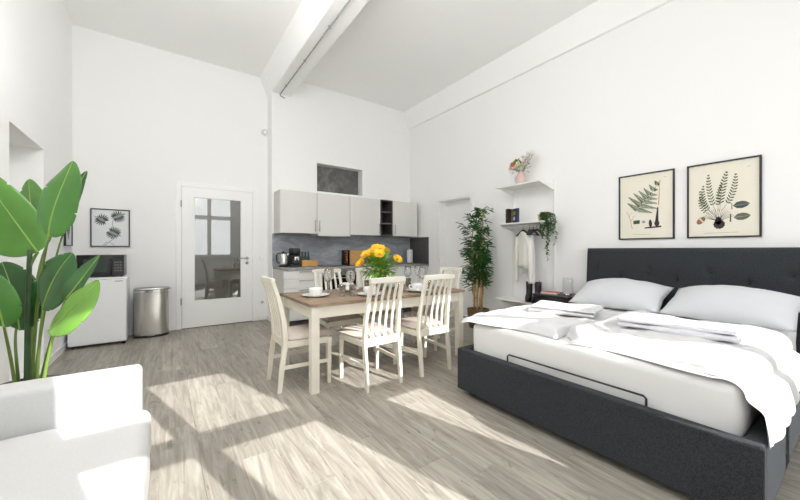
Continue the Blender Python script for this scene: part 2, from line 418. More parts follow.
# white door set deep in the left wall's reveal
bd = MB(); fx0, fx1 = XL - T + .02, XL - T + .07; t = .06
bd.box(fx0, LY0, .0, fx1, LY0 + t, LZ); bd.box(fx0, LY1 - t, 0, fx1, LY1, LZ); bd.box(fx0, LY0 + t, LZ - t, fx1, LY1 - t, LZ)
bdo = struct(bd.build('door_3', TRIMW, bevel=.004))
dl3 = MB().box(fx0 + .002, LY0 + t + .003, .01, fx0 + .042, LY1 - t - .003, LZ - t - .003).build('door_leaf', TRIMW, bdo, bevel=.003)
MB().tube([(fx0 + .042, LY0 + .16, 1.05), (fx0 + .09, LY0 + .16, 1.05), (fx0 + .095, LY0 + .18, 1.05), (fx0 + .095, LY0 + .29, 1.05)], .009, 8).build('lever_handle', NICKEL, dl3, smooth=True)
MB().box(XL - T - .02, LY0, -.011, XL, LY1, 0).build('threshold', TRIMW, bdo)
struct(MB().box(XL - T - .08, LY0 - .1, 0, XL - T - .001, LY1 + .1, LZ + .1).build('wall_recess', WALL))

# far door: casing, leaf with tall pane, hinges, lever
cas = MB(); c0, c1 = YB - .022, YB + .0
cas.box(.135, c0, 0, .205, YB - .001, 2.235); cas.box(1.205, c0, 0, 1.29, YB - .001, 2.235); cas.box(.205, c0, 2.165, 1.205, YB - .001, 2.235)
cas.box(.177, YB, 0, .205, YB + .14, 2.20); cas.box(1.205, YB, 0, 1.233, YB + .14, 2.20); cas.box(.205, YB, 2.165, 1.205, YB + .14, 2.20)
d1 = struct(cas.build('door_1', TRIMW, bevel=.005))
gx0, gx1, gz0, gz1 = .360, 1.03, .412, 2.022
lf = MB(); ly0, ly1 = YB - .028, YB + .016
lf.box(.209, ly0, .012, gx0, ly1, 2.161); lf.box(gx1, ly0, .012, 1.201, ly1, 2.161); lf.box(gx0, ly0, .012, gx1, ly1, gz0); lf.box(gx0, ly0, gz1, gx1, ly1, 2.161)
leaf = lf.build('door_leaf', TRIMW, d1)
MB().box(gx0 + .001, YB - .010, gz0 + .001, gx1 - .001, YB - .004, gz1 - .001).build('pane', DOORG, leaf)
bead = MB()
for q in ((gx0, gz0, gx1, gz0 + .012), (gx0, gz1 - .012, gx1, gz1), (gx0, gz0 + .012, gx0 + .012, gz1 - .012), (gx1 - .012, gz0 + .012, gx1, gz1 - .012)):
    bead.box(q[0], YB - .033, q[1], q[2], YB - .0115, q[3])
bead.build('glazing_bead', TRIMW, leaf, bevel=.003)
for zz in (.42, 1.90):
    MB().tube([(.199, YB - .032, zz - .05), (.199, YB - .032, zz + .05)], .009, 10).build('hinge', NICKEL, d1)
lv = MB(); lv.lathe([(0, 0), (.026, 0), (.026, .008), (0, .008)], (0, 0, 0), 16)
lv.v = [(1.115 + p[0], ly0 - p[2], 1.065 + p[1]) for p in lv.v]
lv.tube([(1.115, ly0, 1.065), (1.115, ly0 - .05, 1.065), (1.10, ly0 - .058, 1.065), (.985, ly0 - .058, 1.065)], .009, 8)
tag(lv.build('lever_handle', NICKEL, leaf, smooth=True), 'satin nickel lever handle')
ky = MB(); ky.lathe([(0, 0), (.024, 0), (.024, .007), (.008, .007), (.008, .012), (0, .012)], (0, 0, 0), 16)
ky.v = [(1.115 + p[0], ly0 - p[2], .985 + p[1]) for p in ky.v]
ky.build('keyhole_rose', NICKEL, leaf, smooth=True)
# hall behind the glass door
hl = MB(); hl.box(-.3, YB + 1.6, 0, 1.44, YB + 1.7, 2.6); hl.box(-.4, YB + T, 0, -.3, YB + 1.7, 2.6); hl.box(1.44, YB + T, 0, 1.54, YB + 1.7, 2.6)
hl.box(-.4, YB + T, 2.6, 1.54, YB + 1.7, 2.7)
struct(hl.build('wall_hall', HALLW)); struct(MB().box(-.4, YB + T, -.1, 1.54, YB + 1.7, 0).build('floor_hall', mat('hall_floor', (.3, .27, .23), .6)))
hfill = thing('hall_fill_lamp', (.6, YB + .95, 2.6), 'added round white fill lamp in the hall behind the glass door', 'lamp')  # added lamp, lifts the dark hall seen through the pane
q = MB(); q.lathe([(0, 0), (.14, 0), (.14, -.04), (.10, -.075), (0, -.085)], n=24); q.build('shade', FROST, hfill, smooth=True)
hd_ = bpy.data.lights.new('hall_fill_light', 'POINT'); hd_.energy = 14; hd_.color = (1.0, .97, .92); hd_.shadow_soft_size = .08
hfill_light = bpy.data.objects.new('hall_fill_light', hd_); col.objects.link(hfill_light); hfill_light.parent = hfill; hfill_light.location = (0, 0, -.2)
struct(MB().box(.205, YB + .0, -.01, 1.205, YB + T, .006).build('trim_4', mat('dark_threshold', (.07, .065, .06), .6)))

# right wall door: deep white casing, leaf set back
cs = MB()
cs.box(XR - .02, 3.92, 0, XR - .001, RY0, 2.20); cs.box(XR - .02, RY1, 0, XR - .001, 4.88, 2.20); cs.box(XR - .02, RY0, RZ, XR - .001, RY1, 2.20)
cs.box(XR - .001, RY0, 0, XR + .22, RY0 + .02, RZ); cs.box(XR - .001, RY1 - .02, 0, XR + .22, RY1, RZ); cs.box(XR - .001, RY0 + .02, RZ - .02, XR + .22, RY1 - .02, RZ)
d2 = struct(cs.build('door_2', TRIMW, bevel=.005))
lf2 = MB().box(XR + .15, RY0 + .024, .01, XR + .19, RY1 - .024, RZ - .024).build('door_leaf', TRIMW, d2, bevel=.003)
MB().box(XR + .125, RY0 + .021, .60, XR + .148, RY0 + .045, .72).build('hinge', BLACKM, d2, bevel=.003)
MB().box(XR + .125, RY0 + .021, 1.75, XR + .148, RY0 + .045, 1.85).build('hinge', NICKEL, d2, bevel=.003)

# world outside the windows
struct(MB().box(-300, -420, -10.2, 300, -4, -10).build('ground', OUTG))

# ================================================================== FIXTURES
pp = thing('ceiling_pipe', (1.575, 2.2, 3.80), 'thin grey conduit clipped along the underside of the ceiling beam', 'pipe')
MB().tube([(1.575, YW + .05, 3.812), (1.575, 5.70, 3.812), (1.58, 5.725, 3.80), (1.66, 5.728, 3.775)], .008, 8).build('conduit', mat('conduit_grey', (.30, .30, .30), .5), pp, world=True, smooth=True)
for k in range(8):
    yy = -.6 + k * .85
    MB().box(1.561, yy, 3.802, 1.589, yy + .02, 3.8295).build('clip', NICKEL, pp, world=True)
sm = thing('smoke_detector', (1.40, YB, 3.22), 'small round white detector high on the wall beside the beam', 'detector')
b = MB(); b.lathe([(0, 0), (.058, 0), (.058, .018), (.048, .035), (0, .038)], n=20); b.v = [(p[0], -p[2], p[1]) for p in b.v]; b.build('body', TRIMW, sm, smooth=True)
b = MB(); b.lathe([(.042, .030), (.042, .041), (.034, .042), (.034, .030)], n=18); b.v = [(p[0], -p[2], p[1]) for p in b.v]; b.build('ring', mat('grey_plastic', (.4, .4, .4), .5), sm, smooth=True)
FILL_GLOBE = bpy.data.materials.new('fill_globe_glow'); FILL_GLOBE.use_nodes = True  # glowing globes added above the view to fill the room with light
_b = FILL_GLOBE.node_tree.nodes['Principled BSDF']; _b.inputs['Base Color'].default_value = (.8, .8, .78, 1)
_b.inputs['Emission Color'].default_value = (1, .992, .978, 1); _b.inputs['Emission Strength'].default_value = 42.0
for gx, gy, lb in ((.25, 2.60, 'added opal globe fill light above the way to the glass door'), (1.12, 1.65, 'added opal globe fill light in front of the ceiling beam toward the bed')):
    t_ = thing('fill_pendant', (gx, gy, ZC), lb, 'lamp', 'added globe fill lights')
    MB().lathe([(0, 0), (.07, 0), (.065, -.03), (0, -.035)], n=20).build('ceiling_rose', TRIMW, t_, smooth=True)
    MB().tube([(0, 0, -.03), (0, 0, -.75)], .006, 8).build('cord', BLACKP, t_, smooth=True)
    MB().lathe([(.17 * math.sin(PI * k / 14), -.90 + .17 * math.cos(PI * k / 14)) for k in range(15)], n=28).build('globe', FILL_GLOBE, t_, smooth=True)
def wallplate(name, z, label, sock):
    t_ = thing(name, (1.36, YB - .0005, z), label, 'switch' if not sock else 'socket')
    MB().box(-.04, -.011, -.04, .04, 0, .04).build('plate', TRIMW, t_, bevel=.004)
    if sock:
        c = MB(); c.lathe([(.026, .011), (.026, .014), (.021, .014), (.019, .0115), (0, .0115)], n=18); c.v = [(p[0], -p[2], p[1]) for p in c.v]
        c.build('socket_ring', mat('socket_grey', (.55, .55, .54), .5), t_)
    else:
        MB().box(-.03, -.016, -.03, .03, -.011, .03).build('rocker', TRIMW, t_, bevel=.003)
wallplate('light_switch', 1.063, 'white light switch on the wall between glass door and kitchen', False)
wallplate('wall_socket', .307, 'white wall socket low beside the glass door', True)

# ================================================================== KITCHEN
Z_W = .925
def cabinet(name, x0, x1, y0, y1, z0, z1, label, cat, front=KFRONT, side=KSIDE, group=None):
    t_ = thing(name, ((x0 + x1) / 2, y1, z0), label, cat, group)
    MB().box(x0 + .001, y0 + .02, z0, x1 - .001, y1, z1).build('body', side, t_, world=True)
    return t_
def hbar(t_, parent, a, b, m=NICKEL, off=(0, -.03, 0), r=.006):
    a, b = Vector(a), Vector(b); o_ = Vector(off); d = (b - a) * .12
    q = MB(); q.tube([a + o_, b + o_], r, 8); q.tube([a + d, a + d + o_], r * .8, 6); q.tube([b - d, b - d + o_], r * .8, 6)
    return q.build('handle', m, parent, world=True, smooth=True)
UY0, UY1, UZ0, UZ1 = 5.38, YK - .002, 1.475, 2.165
ups = [(1.484, 2.093, 'r', 'greige wall cupboard at the end beside the wall corner'), (2.093, 2.709, 'l', 'greige wall cupboard above the slim extractor hood'),
       (2.709, 3.353, 'r', 'greige wall cupboard between extractor cupboard and open shelf'), (3.64, 4.25, 'l', 'greige wall cupboard between open shelf and right wall')]
for x0, x1, hs, lb in ups:
    t_ = cabinet('wall_cupboard', x0, x1, UY0, UY1, UZ0, UZ1, lb, 'cupboard', group='kitchen wall cupboards')
    d_ = MB().box(x0 + .0045, UY0, UZ0 + .001, x1 - .0045, UY0 + .019, UZ1 - .001).build('door', KFRONT, t_, world=True, bevel=.0015)
    hx = x1 - .035 if hs == 'r' else x0 + .04
    hbar(t_, d_, (hx, UY0, UZ0 + .035), (hx, UY0, UZ0 + .225))
t_ = thing('open_shelf_unit', (3.497, UY1, UZ0), 'narrow dark grey open shelf between two wall cupboards', 'shelf')
b = MB(); b.box(3.355, UY0 + .01, UZ0, 3.373, UY1, UZ1); b.box(3.62, UY0 + .01, UZ0, 3.638, UY1, UZ1); b.box(3.373, UY0 + .01, UZ0, 3.62, UY1, UZ0 + .018)
b.box(3.373, UY0 + .01, UZ1 - .018, 3.62, UY1, UZ1); b.box(3.373, UY1 - .012, UZ0 + .018, 3.62, UY1, UZ1 - .018); b.build('body', KDARK, t_, world=True)
for zz in (1.705, 1.93): MB().box(3.374, UY0 + .015, zz, 3.619, UY1 - .013, zz + .016).build('shelf_board', mat('grey_shelf_edge', (.2, .195, .19), .5), t_, world=True)
t_ = thing('extractor_hood', (2.40, UY1, 1.43), 'slim pale extractor hood under the wall cupboard', 'hood')
MB().box(2.10, 5.36, 1.44, 2.70, UY1, 1.474).build('body', mat('hood_grey', (.6, .6, .59), .4), t_, world=True, bevel=.003)
MB().box(2.10, 5.345, 1.438, 2.70, 5.359, 1.473).build('front_lip', KFRONT, t_, world=True, bevel=.002)
MB().box(2.16, 5.42, 1.434, 2.64, 5.68, 1.439).build('filter', NICKEL, t_, world=True)
# splashback pieces on the setting
struct(MB().box(1.455, YK - .012, Z_W + .001, XR, YK - .0005, 1.476).build('trim_5', SLATE))
struct(MB().box(XR - .014, 5.115, .885, XR - .0005, YK - .012, 1.462).build('trim_6', SLATED))
# base units
BY0, BY1, BZ0, BZ1 = 5.13, YK - .002, .10, .888
t_ = cabinet('drawer_cabinet', 1.47, 2.09, BY0, BY1, BZ0, BZ1, 'white base cabinet with stacked drawers beside the oven', 'cabinet', side=KSIDE)
zed = [.888, .752, .606, .40, .105]
for k in range(4):
    d_ = MB().box(1.473, BY0 - .0, zed[k + 1] + .003, 2.087, BY0 + .019, zed[k] - .003).build('drawer', KWHITE, t_, world=True, bevel=.0015)
    hbar(t_, d_, (1.70, BY0, zed[k] - .03), (1.96, BY0, zed[k] - .03))
MB().box(1.48, BY0 + .05, 0, 2.08, BY0 + .07, .10).build('plinth', KDARK, t_, world=True)
t_ = cabinet('oven', 2.094, 2.705, BY0, BY1, BZ0, BZ1, 'built-in oven with black glass door and steel control panel', 'oven', side=KDARK)
MB().box(2.097, BY0, .775, 2.702, BY0 + .019, .885).build('control_panel', STEEL, t_, world=True, bevel=.002)
for k in range(5):
    q = MB(); q.lathe([(0, 0), (.02, 0), (.018, .025), (0, .025)], n=14); q.v = [(2.18 + .11 * k + p[0], BY0 - p[2], .83 + p[1]) for p in q.v]
    q.build('knob', BLACKP, t_, world=True, smooth=True)
d_ = MB().box(2.097, BY0, .25, 2.702, BY0 + .019, .77).build('oven_door', BLACKG, t_, world=True, bevel=.002)
hbar(t_, d_, (2.15, BY0, .735), (2.65, BY0, .735), STEEL, (0, -.04, 0), .009)
MB().box(2.097, BY0, .105, 2.702, BY0 + .019, .245).build('drawer', KWHITE, t_, world=True, bevel=.002)
for x0, x1, nm, lb in ((2.709, 3.309, 'base_cabinet', 'white base cabinet with one door beside the oven'), (3.313, 3.70, 'base_cabinet', 'narrow white base cabinet in the kitchen row'),
                   (3.704, 4.30, 'base_cabinet', 'white base cabinet with top drawer against the right wall')):
    t_ = cabinet(nm, x0, x1, BY0, BY1, BZ0, BZ1, lb, 'cabinet', side=KSIDE)
    d_ = MB().box(x0 + .003, BY0, .755, x1 - .003, BY0 + .019, .885).build('drawer', KWHITE, t_, world=True, bevel=.0015)
    hbar(t_, d_, (x0 + .12, BY0, .86), (x1 - .12, BY0, .86))
    d_ = MB().box(x0 + .003, BY0, .105, x1 - .003, BY0 + .019, .749).build('door', KWHITE, t_, world=True, bevel=.0015)
    hbar(t_, d_, (x0 + .05, BY0, .52), (x0 + .05, BY0, .71))
    MB().box(x0 + .002, BY0 + .05, 0, x1 - .002, BY0 + .07, .10).build('plinth', KDARK, t_, world=True)
MB().box(2.098, BY0 + .05, 0, 2.70, BY0 + .07, .10).build('plinth', KDARK, [o for o in col.objects if o.name == 'oven'][0], world=True)
wt = tag(MB().box(1.462, 5.105, .889, XR - .016, YK - .013, Z_W).build('worktop', WORKT, loc=(2.9, 5.4, .889), world=True, bevel=.003), 'long grey stone-look kitchen worktop', 'worktop')
t_ = thing('cooktop', (2.40, 5.42, Z_W), 'black glass cooktop set in the worktop above the oven', 'cooktop')
MB().box(2.12, 5.18, Z_W + .0005, 2.68, 5.66, Z_W + .008).build('glass_plate', BLACKG, t_, world=True, bevel=.002)
for q in ((2.26, 5.30, .09), (2.54, 5.30, .07), (2.26, 5.54, .07), (2.54, 5.54, .09)):
    MB().lathe([(q[2] - .003, 0), (q[2], 0), (q[2], .0006), (q[2] - .003, .0006)], (q[0], q[1], Z_W + .0081), 24).build('cooking_zone', NICKEL, t_, world=True)
# small appliances and boards
def kettle():
    t_ = thing('kettle', (1.575, 5.50, Z_W + .001), 'stainless steel kettle with black base beside the coffee maker', 'kettle')
    MB().lathe([(0, 0), (.085, 0), (.085, .025), (.075, .03), (0, .03)], n=24).build('base', BLACKP, t_, smooth=True)
    MB().lathe([(0, .031), (.078, .031), (.08, .06), (.074, .16), (.062, .235), (.055, .242), (0, .242)], n=24).build('jug', STEEL, t_, smooth=True)
    MB().lathe([(0, .243), (.053, .243), (.045, .262), (.012, .268), (.012, .285), (0, .287)], n=20).build('lid', BLACKP, t_, smooth=True)
    MB().tube([(-.06, 0, .245), (-.105, 0, .24), (-.125, 0, .20), (-.12, 0, .11), (-.085, 0, .065)], .012, 8).build('handle', BLACKP, t_, smooth=True)
    MB().prism([(.055, .19), (.10, .235), (.05, .24)], -.018, .018, 'y').build('spout', STEEL, t_)
kettle()
for o in col.objects:
    if o.name == 'kettle': o.scale = (.88, .88, .9); o.location.x = 1.572
t_ = thing('coffee_maker', (1.755, 5.50, Z_W + .001), 'black filter coffee maker with glass jug', 'coffee maker')
MB().box(-.09, -.11, 0, .09, .12, .035).build('base', BLACKP, t_, bevel=.01)
MB().box(-.085, .03, .035, .085, .12, .20).build('column', BLACKP, t_, bevel=.008)
MB().lathe([(.0, .2), (.085, .2), (.09, .22), (.09, .29), (.08, .305), (0, .305)], (0, .02, 0), 20).build('brew_head', BLACKP, t_, smooth=True)
MB().lathe([(0, .037), (.06, .037), (.065, .08), (.055, .14), (.048, .16), (.045, .16), (.052, .138), (.061, .08), (.056, .041), (0, .041)], (0, -.04, 0), 18).build('jug', DRINK, t_, smooth=True)
MB().box(-.035, -.112, .105, .035, -.104, .165).build('display_plate', CHROME, t_, bevel=.003)
MB().tube([(0, -.10, .06), (0, -.13, .07), (0, -.13, .13), (0, -.095, .14)], .008, 6).build('handle', BLACKP, t_, smooth=True)
t_ = tag(MB().box(-.135, -.05, 0, .135, .05, .105).build('wooden_box', WOODB, loc=(1.985, 5.46, Z_W + .001), bevel=.006), 'honey coloured wooden box on the worktop holding nothing on top', 'box')
t_['label'] = 'honey coloured wooden box on the worktop by the coffee maker'
for k in range(4):
    t_ = thing('glass_bottle', (1.86 + .052 * k, 5.58, Z_W + .001), 'small dark glass bottle behind the wooden box, %s from the coffee maker' % ('first', 'second', 'third', 'fourth')[k], 'bottle', 'bottles behind the wooden box')
    MB().lathe([(0, 0), (.021, 0), (.022, .01), (.022, .15), (.010, .19), (.010, .215), (0, .215)], n=14).build('body', mat('dark_bottle_glass', (.03, .06, .06), .15), t_, smooth=True)
    MB().lathe([(0, .216), (.013, .216), (.013, .245), (0, .247)], n=12).build('cap', BLACKP, t_, smooth=True)
MB_board = MB().box(-.20, -.011, 0, .20, .011, .265)
Rb = Matrix.Rotation(math.radians(-8), 4, 'X')
MB_board.v = [tuple(Rb @ Vector(p)) for p in MB_board.v]
o = tag(MB_board.build('cutting_board', WOODB, loc=(2.96, 5.655, Z_W + .004), bevel=.012, bseg=3), 'honey wooden cutting board leaning on the slate splashback', 'board')
t_ = thing('spice_rack', (2.735, 5.60, Z_W + .001), 'dark upright rack of red-brown spice jars beside the cutting board', 'rack')
b = MB(); b.box(-.06, -.04, 0, .06, .05, .012); b.box(-.06, -.04, .012, -.05, .05, .27); b.box(-.05, .04, .012, .05, .05, .27); b.box(.05, -.04, .012, .06, .05, .27); b.build('frame', BLACKM, t_)
for r_ in range(5):
    q = MB(); q.lathe([(0, 0), (.020, 0), (.020, .06), (0, .06)], n=12); q.v = [(-.005 + p[0], .025 - p[2] - .0, .045 + .047 * r_ + p[1]) for p in q.v]
    q.build('jar', mat('paprika_brown', (.25, .07, .03), .4), t_, smooth=True)
    q = MB(); q.lathe([(0, .061), (.021, .061), (.021, .075), (0, .076)], n=12); q.v = [(-.005 + p[0], .025 - p[2], .045 + .047 * r_ + p[1]) for p in q.v]
    q.build('jar_lid', mat('red_brown_lid', (.30, .10, .05), .4), t_, smooth=True)
t_ = thing('knife_block', (3.27, 5.60, Z_W + .001), 'black knife block with knives beside the cutting board', 'knife block')
b = MB().prism([(-.07, 0), (.06, 0), (.03, .22), (-.10, .18)], -.05, .05, 'x'); b.build('block', BLACKP, t_, bevel=.006)
for k in range(4):
    MB().bar((-.03 + .02 * k, -.03, .19), (-.03 + .02 * k, -.075, .33 - .012 * k), .014, .022).build('knife_handle', BLACKP, t_, bevel=.004)
t_ = thing('paper_towel_holder', (4.16, 5.52, Z_W + .001), 'white paper roll standing on a holder in the worktop corner', 'paper roll')
MB().lathe([(0, 0), (.07, 0), (.07, .008), (0, .01)], n=20).build('base', BLACKP, t_, smooth=True)
MB().lathe([(.012, .011), (.058, .011), (.060, .02), (.060, .27), (.058, .28), (.012, .28)], n=24).build('roll', PAPERW, t_, smooth=True)
MB().tube([(0, 0, .01), (0, 0, .31)], .006, 8).build('rod', CHROME, t_)
t_ = thing('kitchen_tap', (3.5, 5.64, Z_W + .001), 'chrome kitchen tap behind the flower bouquet', 'tap')
MB().lathe([(0, 0), (.024, 0), (.022, .05), (0, .05)], n=14).build('base', CHROME, t_, smooth=True)
MB().tube([(0, 0, .04), (0, 0, .22), (0, -.03, .26), (0, -.10, .275), (0, -.17, .25), (0, -.18, .21)], .011, 10).build('spout', CHROME, t_, smooth=True)
MB().tube([(.02, 0, .03), (.07, -.01, .06)], .006, 8).build('lever', CHROME, t_)

# ================================================================== LEFT CORNER
t_ = thing('mini_fridge', (-.676, 5.76, 0), 'white mini fridge standing under the black microwave', 'fridge')
MB().box(-.95, 5.57, .025, -.405, 5.99, .83).build('body', APPL, t_, world=True, bevel=.01)
MB().box(-.95, 5.515, .035, -.405, 5.566, .828).build('door', APPL, t_, world=True, bevel=.012)
MB().box(-.958, 5.515, .831, -.397, 5.995, .858).build('top_panel', APPL, t_, world=True, bevel=.008)
MB().box(-.52, 5.509, .800, -.44, 5.5145, .812).build('badge', NICKEL, t_, world=True)
for xx in (-.92, -.435):
    for yy in (5.55, 5.95): MB().lathe([(.018, 0), (.018, .026), (0, .026)], (xx, yy, 0), 10).build('foot', BLACKP, t_, world=True)
t_ = thing('microwave', (-.655, 5.72, .859), 'black microwave on top of the white mini fridge', 'microwave')
mz = .8685
MB().box(-.878, 5.56, mz, -.43, 5.90, 1.138).build('body', mat('microwave_casing', (.10, .10, .10), .4), t_, world=True, bevel=.006)
d_ = MB().box(-.878, 5.54, mz + .002, -.545, 5.559, 1.136).build('door', BLACKG, t_, world=True, bevel=.003)
MB().box(-.82, 5.538, mz + .055, -.60, 5.5395, 1.085).build('window', mat('microwave_window', (.02, .035, .03), .05), d_, world=True)
MB().tube([(-.565, 5.52, mz + .04), (-.565, 5.52, 1.10)], .008, 8).build('handle', BLACKM, d_, world=True, smooth=True)
cp = MB().box(-.543, 5.54, mz + .002, -.43, 5.559, 1.136).build('control_panel', BLACKP, t_, world=True, bevel=.003)
MB().box(-.525, 5.537, 1.085, -.45, 5.5395, 1.112).build('display', mat('display_dark', (.02, .05, .05), .1), cp, world=True)
for r_ in range(4):
    for c_ in range(3): MB().box(-.525 + c_ * .027, 5.537, mz + .06 + r_ * .035, -.505 + c_ * .027, 5.5395, mz + .08 + r_ * .035).build('button', mat('button_grey', (.12, .12, .12), .4), cp, world=True)
for xx in (-.85, -.46):
    for yy in (5.6, 5.86): MB().lathe([(.014, 0), (.014, .0095), (0, .0095)], (xx, yy, .8590), 10).build('foot', BLACKP, t_, world=True)
# bin
def dshape(sc=1.0, n=18, hw=.205, d=.11, bul=.145):
    pts = [(hw * sc, .15), (-hw * sc, .15)]
    for k in range(n + 1):
        a = PI - PI * k / n
        pts.append((hw * sc * (1 if abs(math.cos(a)) > .999 else math.copysign(abs(math.cos(a)) ** .55, math.cos(a))), .0 - bul * sc * abs(math.sin(a)) ** .8))
    return pts
t_ = thing('pedal_bin', (-.155, 5.845, 0), 'brushed steel half-round pedal bin by the glass door', 'bin')
MB().prism(dshape(.995), 0, .03, 'z').build('base_ring', BLACKP, t_)
MB().prism(dshape(.98), .03, .615, 'z').build('body', STEEL, t_, smooth=False)
MB().prism(dshape(1.0), .617, .645, 'z').build('rim', CHROME, t_)
MB().prism(dshape(.985), .646, .668, 'z').build('lid', STEEL, t_, bevel=.008)
MB().box(-.04, -.185, .012, .04, -.12, .03).build('pedal', BLACKP, t_, bevel=.004)
for o in t_.children:
    if o.name.split('.')[0] in ('body', 'rim', 'base_ring'):
        for p in o.data.polygons: p.use_smooth = len(p.vertices) == 4
        o.modifiers.new('es', 'EDGE_SPLIT').split_angle = math.radians(35)

# ------------------------------------------------------------------ framed prints
def framed(name, label, corner, ux, w, h, nrm, paper, fw=.014):
    """corner: lower-left; ux: unit vector along the width, nrm: towards the room"""
    ux, nrm, uz = Vector(ux), Vector(nrm), Vector((0, 0, 1)); c = Vector(corner)
    t_ = thing(name, c + ux * w / 2, label, 'picture')
    def pt(u, v, d): return c + ux * u + uz * v + nrm * d - t_.location
    def slab(u0, v0, u1, v1, d0, d1):
        p = [pt(u, v, d) for d in (d0, d1) for u, v in ((u0, v0), (u1, v0), (u1, v1), (u0, v1))]
        return MB().add(p, [(0, 3, 2, 1), (4, 5, 6, 7), (0, 1, 5, 4), (1, 2, 6, 5), (2, 3, 7, 6), (3, 0, 4, 7)])
    fr = slab(0, 0, w, fw, .001, .022)
    for q in ((0, h - fw, w, h), (0, fw, fw, h - fw), (w - fw, fw, w, h - fw)):
        s_ = slab(*q, .001, .022); fr.add(s_.v, s_.f)
    fr.build('frame', FRAMEB, t_)
    slab(fw, fw, w - fw, h - fw, .002, .011).build('paper', paper, t_)
    def ink(polys, m, nm='print', d=.0118):
        b = MB()
        for pl in polys: b.poly([pt(u * w, v * h, d) for u, v in pl])
        o_ = b.build(nm, m, t_, recalc=False)
        if len(polys) > 3: o_['kind'] = 'stuff'
        return o_
    return t_, ink
def strip(p0, p1, w0, w1):
    (x0, y0), (x1, y1) = p0, p1; d = math.hypot(x1 - x0, y1 - y0) or 1; nx, ny = -(y1 - y0) / d, (x1 - x0) / d
    return [(x0 + nx * w0, y0 + ny * w0), (x0 - nx * w0, y0 - ny * w0), (x1 - nx * w1, y1 - ny * w1), (x1 + nx * w1, y1 + ny * w1)]
def blade(p0, p1, w):
    (x0, y0), (x1, y1) = p0, p1; d = math.hypot(x1 - x0, y1 - y0) or 1; nx, ny = -(y1 - y0) / d, (x1 - x0) / d
    out = [(x0, y0)]
    for s_ in (1, -1):
        ts = (.25, .55, .8) if s_ == 1 else (.8, .55, .25)
        if s_ == -1: out.append((x1, y1))
        for t in ts:
            ww = w * math.sin(PI * min(.97, t * .8 + .12)) * s_
            out.append((x0 + (x1 - x0) * t + nx * ww, y0 + (y1 - y0) * t + ny * ww))
    return out
def frond(p0, p1, bend, n, ln, w, start=.15, taper=.5, ang=1.05):
    """midrib from p0 to p1 with leaflets on both sides; returns (midrib polys, leaflets)"""
    mid, lv_ = [], []; d = math.hypot(p1[0] - p0[0], p1[1] - p0[1]); tx, ty = (p1[0] - p0[0]) / d, (p1[1] - p0[1]) / d
    def at(t):
        k = bend * 4 * t * (1 - t); return (p0[0] + tx * d * t - ty * k, p0[1] + ty * d * t + tx * k)
    for i in range(8): mid.append(strip(at(i / 8), at((i + 1) / 8), .0022, .0018))
    for i in range(n):
        t = start + (1 - start) * (i + .5) / n
        q = at(t); L_ = ln * (math.sin(PI * min(1, (t - start) / (1 - start) * .75 + .25)) ** taper)
        q2 = at(min(1, t + .02)); th = math.atan2(q2[1] - q[1], q2[0] - q[0])
        for s_ in (1, -1):
            a = th + s_ * ang
            lv_.append(blade(q, (q[0] + math.cos(a) * L_, q[1] + math.sin(a) * L_), w))
    return mid, lv_
# fern print (smaller), on the right wall
f1w, f1h = 1.683 - 1.166, 2.047 - 1.318
t_, ink = framed('fern_picture', 'framed print of a single broad fern frond with orange stalk', (XR, 1.683, 1.318), (0, -1, 0), f1w, f1h, (-1, 0, 0), PAPER)
pol, rib = [], []
base, tip = (.70, .52), (.73, .875)
stalk = [(.715, .33), (.735, .50), (.745, .66), (.75, .80), (.765, .875)]
# frond: pinnae sweep left-down from a rib that runs from upper right to lower left
ribp = [(.76, .86), (.60, .68), (.48, .56), (.34, .43)]
def catm(pts, t):
    n = len(pts) - 1; i = min(int(t * n), n - 1); f = t * n - i; a, b_ = pts[i], pts[i + 1]
    return (a[0] + (b_[0] - a[0]) * f, a[1] + (b_[1] - a[1]) * f)
for i in range(12): rib.append(strip(catm(ribp, i / 12), catm(ribp, (i + 1) / 12), .004, .004))
def pinna(q, a, L_, w):
    e = (q[0] + math.cos(a) * L_, q[1] + math.sin(a) * L_ * f1w / f1h); nn = max(5, int(L_ / .022))
    rib.append(strip(q, e, .003, .002))
    for j in range(nn):
        t = (j + .4) / nn; c = (q[0] + (e[0] - q[0]) * t, q[1] + (e[1] - q[1]) * t); l2 = w * (1 - t * .85)
        for s_ in (1, -1):
            aa = a + s_ * 1.15
            pol.append(blade(c, (c[0] + math.cos(aa) * l2, c[1] + math.sin(aa) * l2 * f1w / f1h), .0075))
for k in range(7):
    t = .10 + .90 * k / 6.5; q = catm(ribp, t); L_ = .06 + .26 * min(1, t * 1.35) * (1 if t < .85 else .75)
    pinna(q, math.radians(118 + 4 * k), L_, .045 + .030 * t)
    pinna(q, math.radians(-2 - 3 * k), min(.72 - q[0], L_ * 1.05) if .72 - q[0] > .04 else .04, .040 + .026 * t)
ink(pol, INKG, 'fern_print'); ink(rib, INKG2, 'fern_rib_print', .0121)
ink([strip(stalk[i], stalk[i + 1], .010 - .002 * i, .008 - .002 * i) for i in range(1, 4)], INKO, 'stalk_print', .0124)
ink([strip((.705, .27), (.72, .47), .028, .010), blade((.60, .17), (.585, .30), .03), strip((.49, .17), (.78, .185), .010, .012), blade((.71, .18), (.70, .29), .045)], INKD, 'root_print')
ink([strip((.26, .16), (.22, .32), .006, .004), strip((.22, .32), (.15, .44), .004, .003), strip((.23, .28), (.30, .37), .004, .003), strip((.20, .36), (.25, .42), .003, .002)], INKO, 'sprig_print')
ink([[(.28, .235), (.40, .24), (.40, .295), (.28, .29)]], INKG, 'detail_print')
ink([[(.47 + .035 * math.cos(2 * PI * k / 12), .265 + .022 * math.sin(2 * PI * k / 12)) for k in range(12)]], INKL, 'spore_print')
ink([strip((.27, .075), (.60, .075), .002, .002)], INKL, 'caption_line'); ink([strip((.82, .905), (.87, .905), .002, .002)], INKL, 'plate_mark')
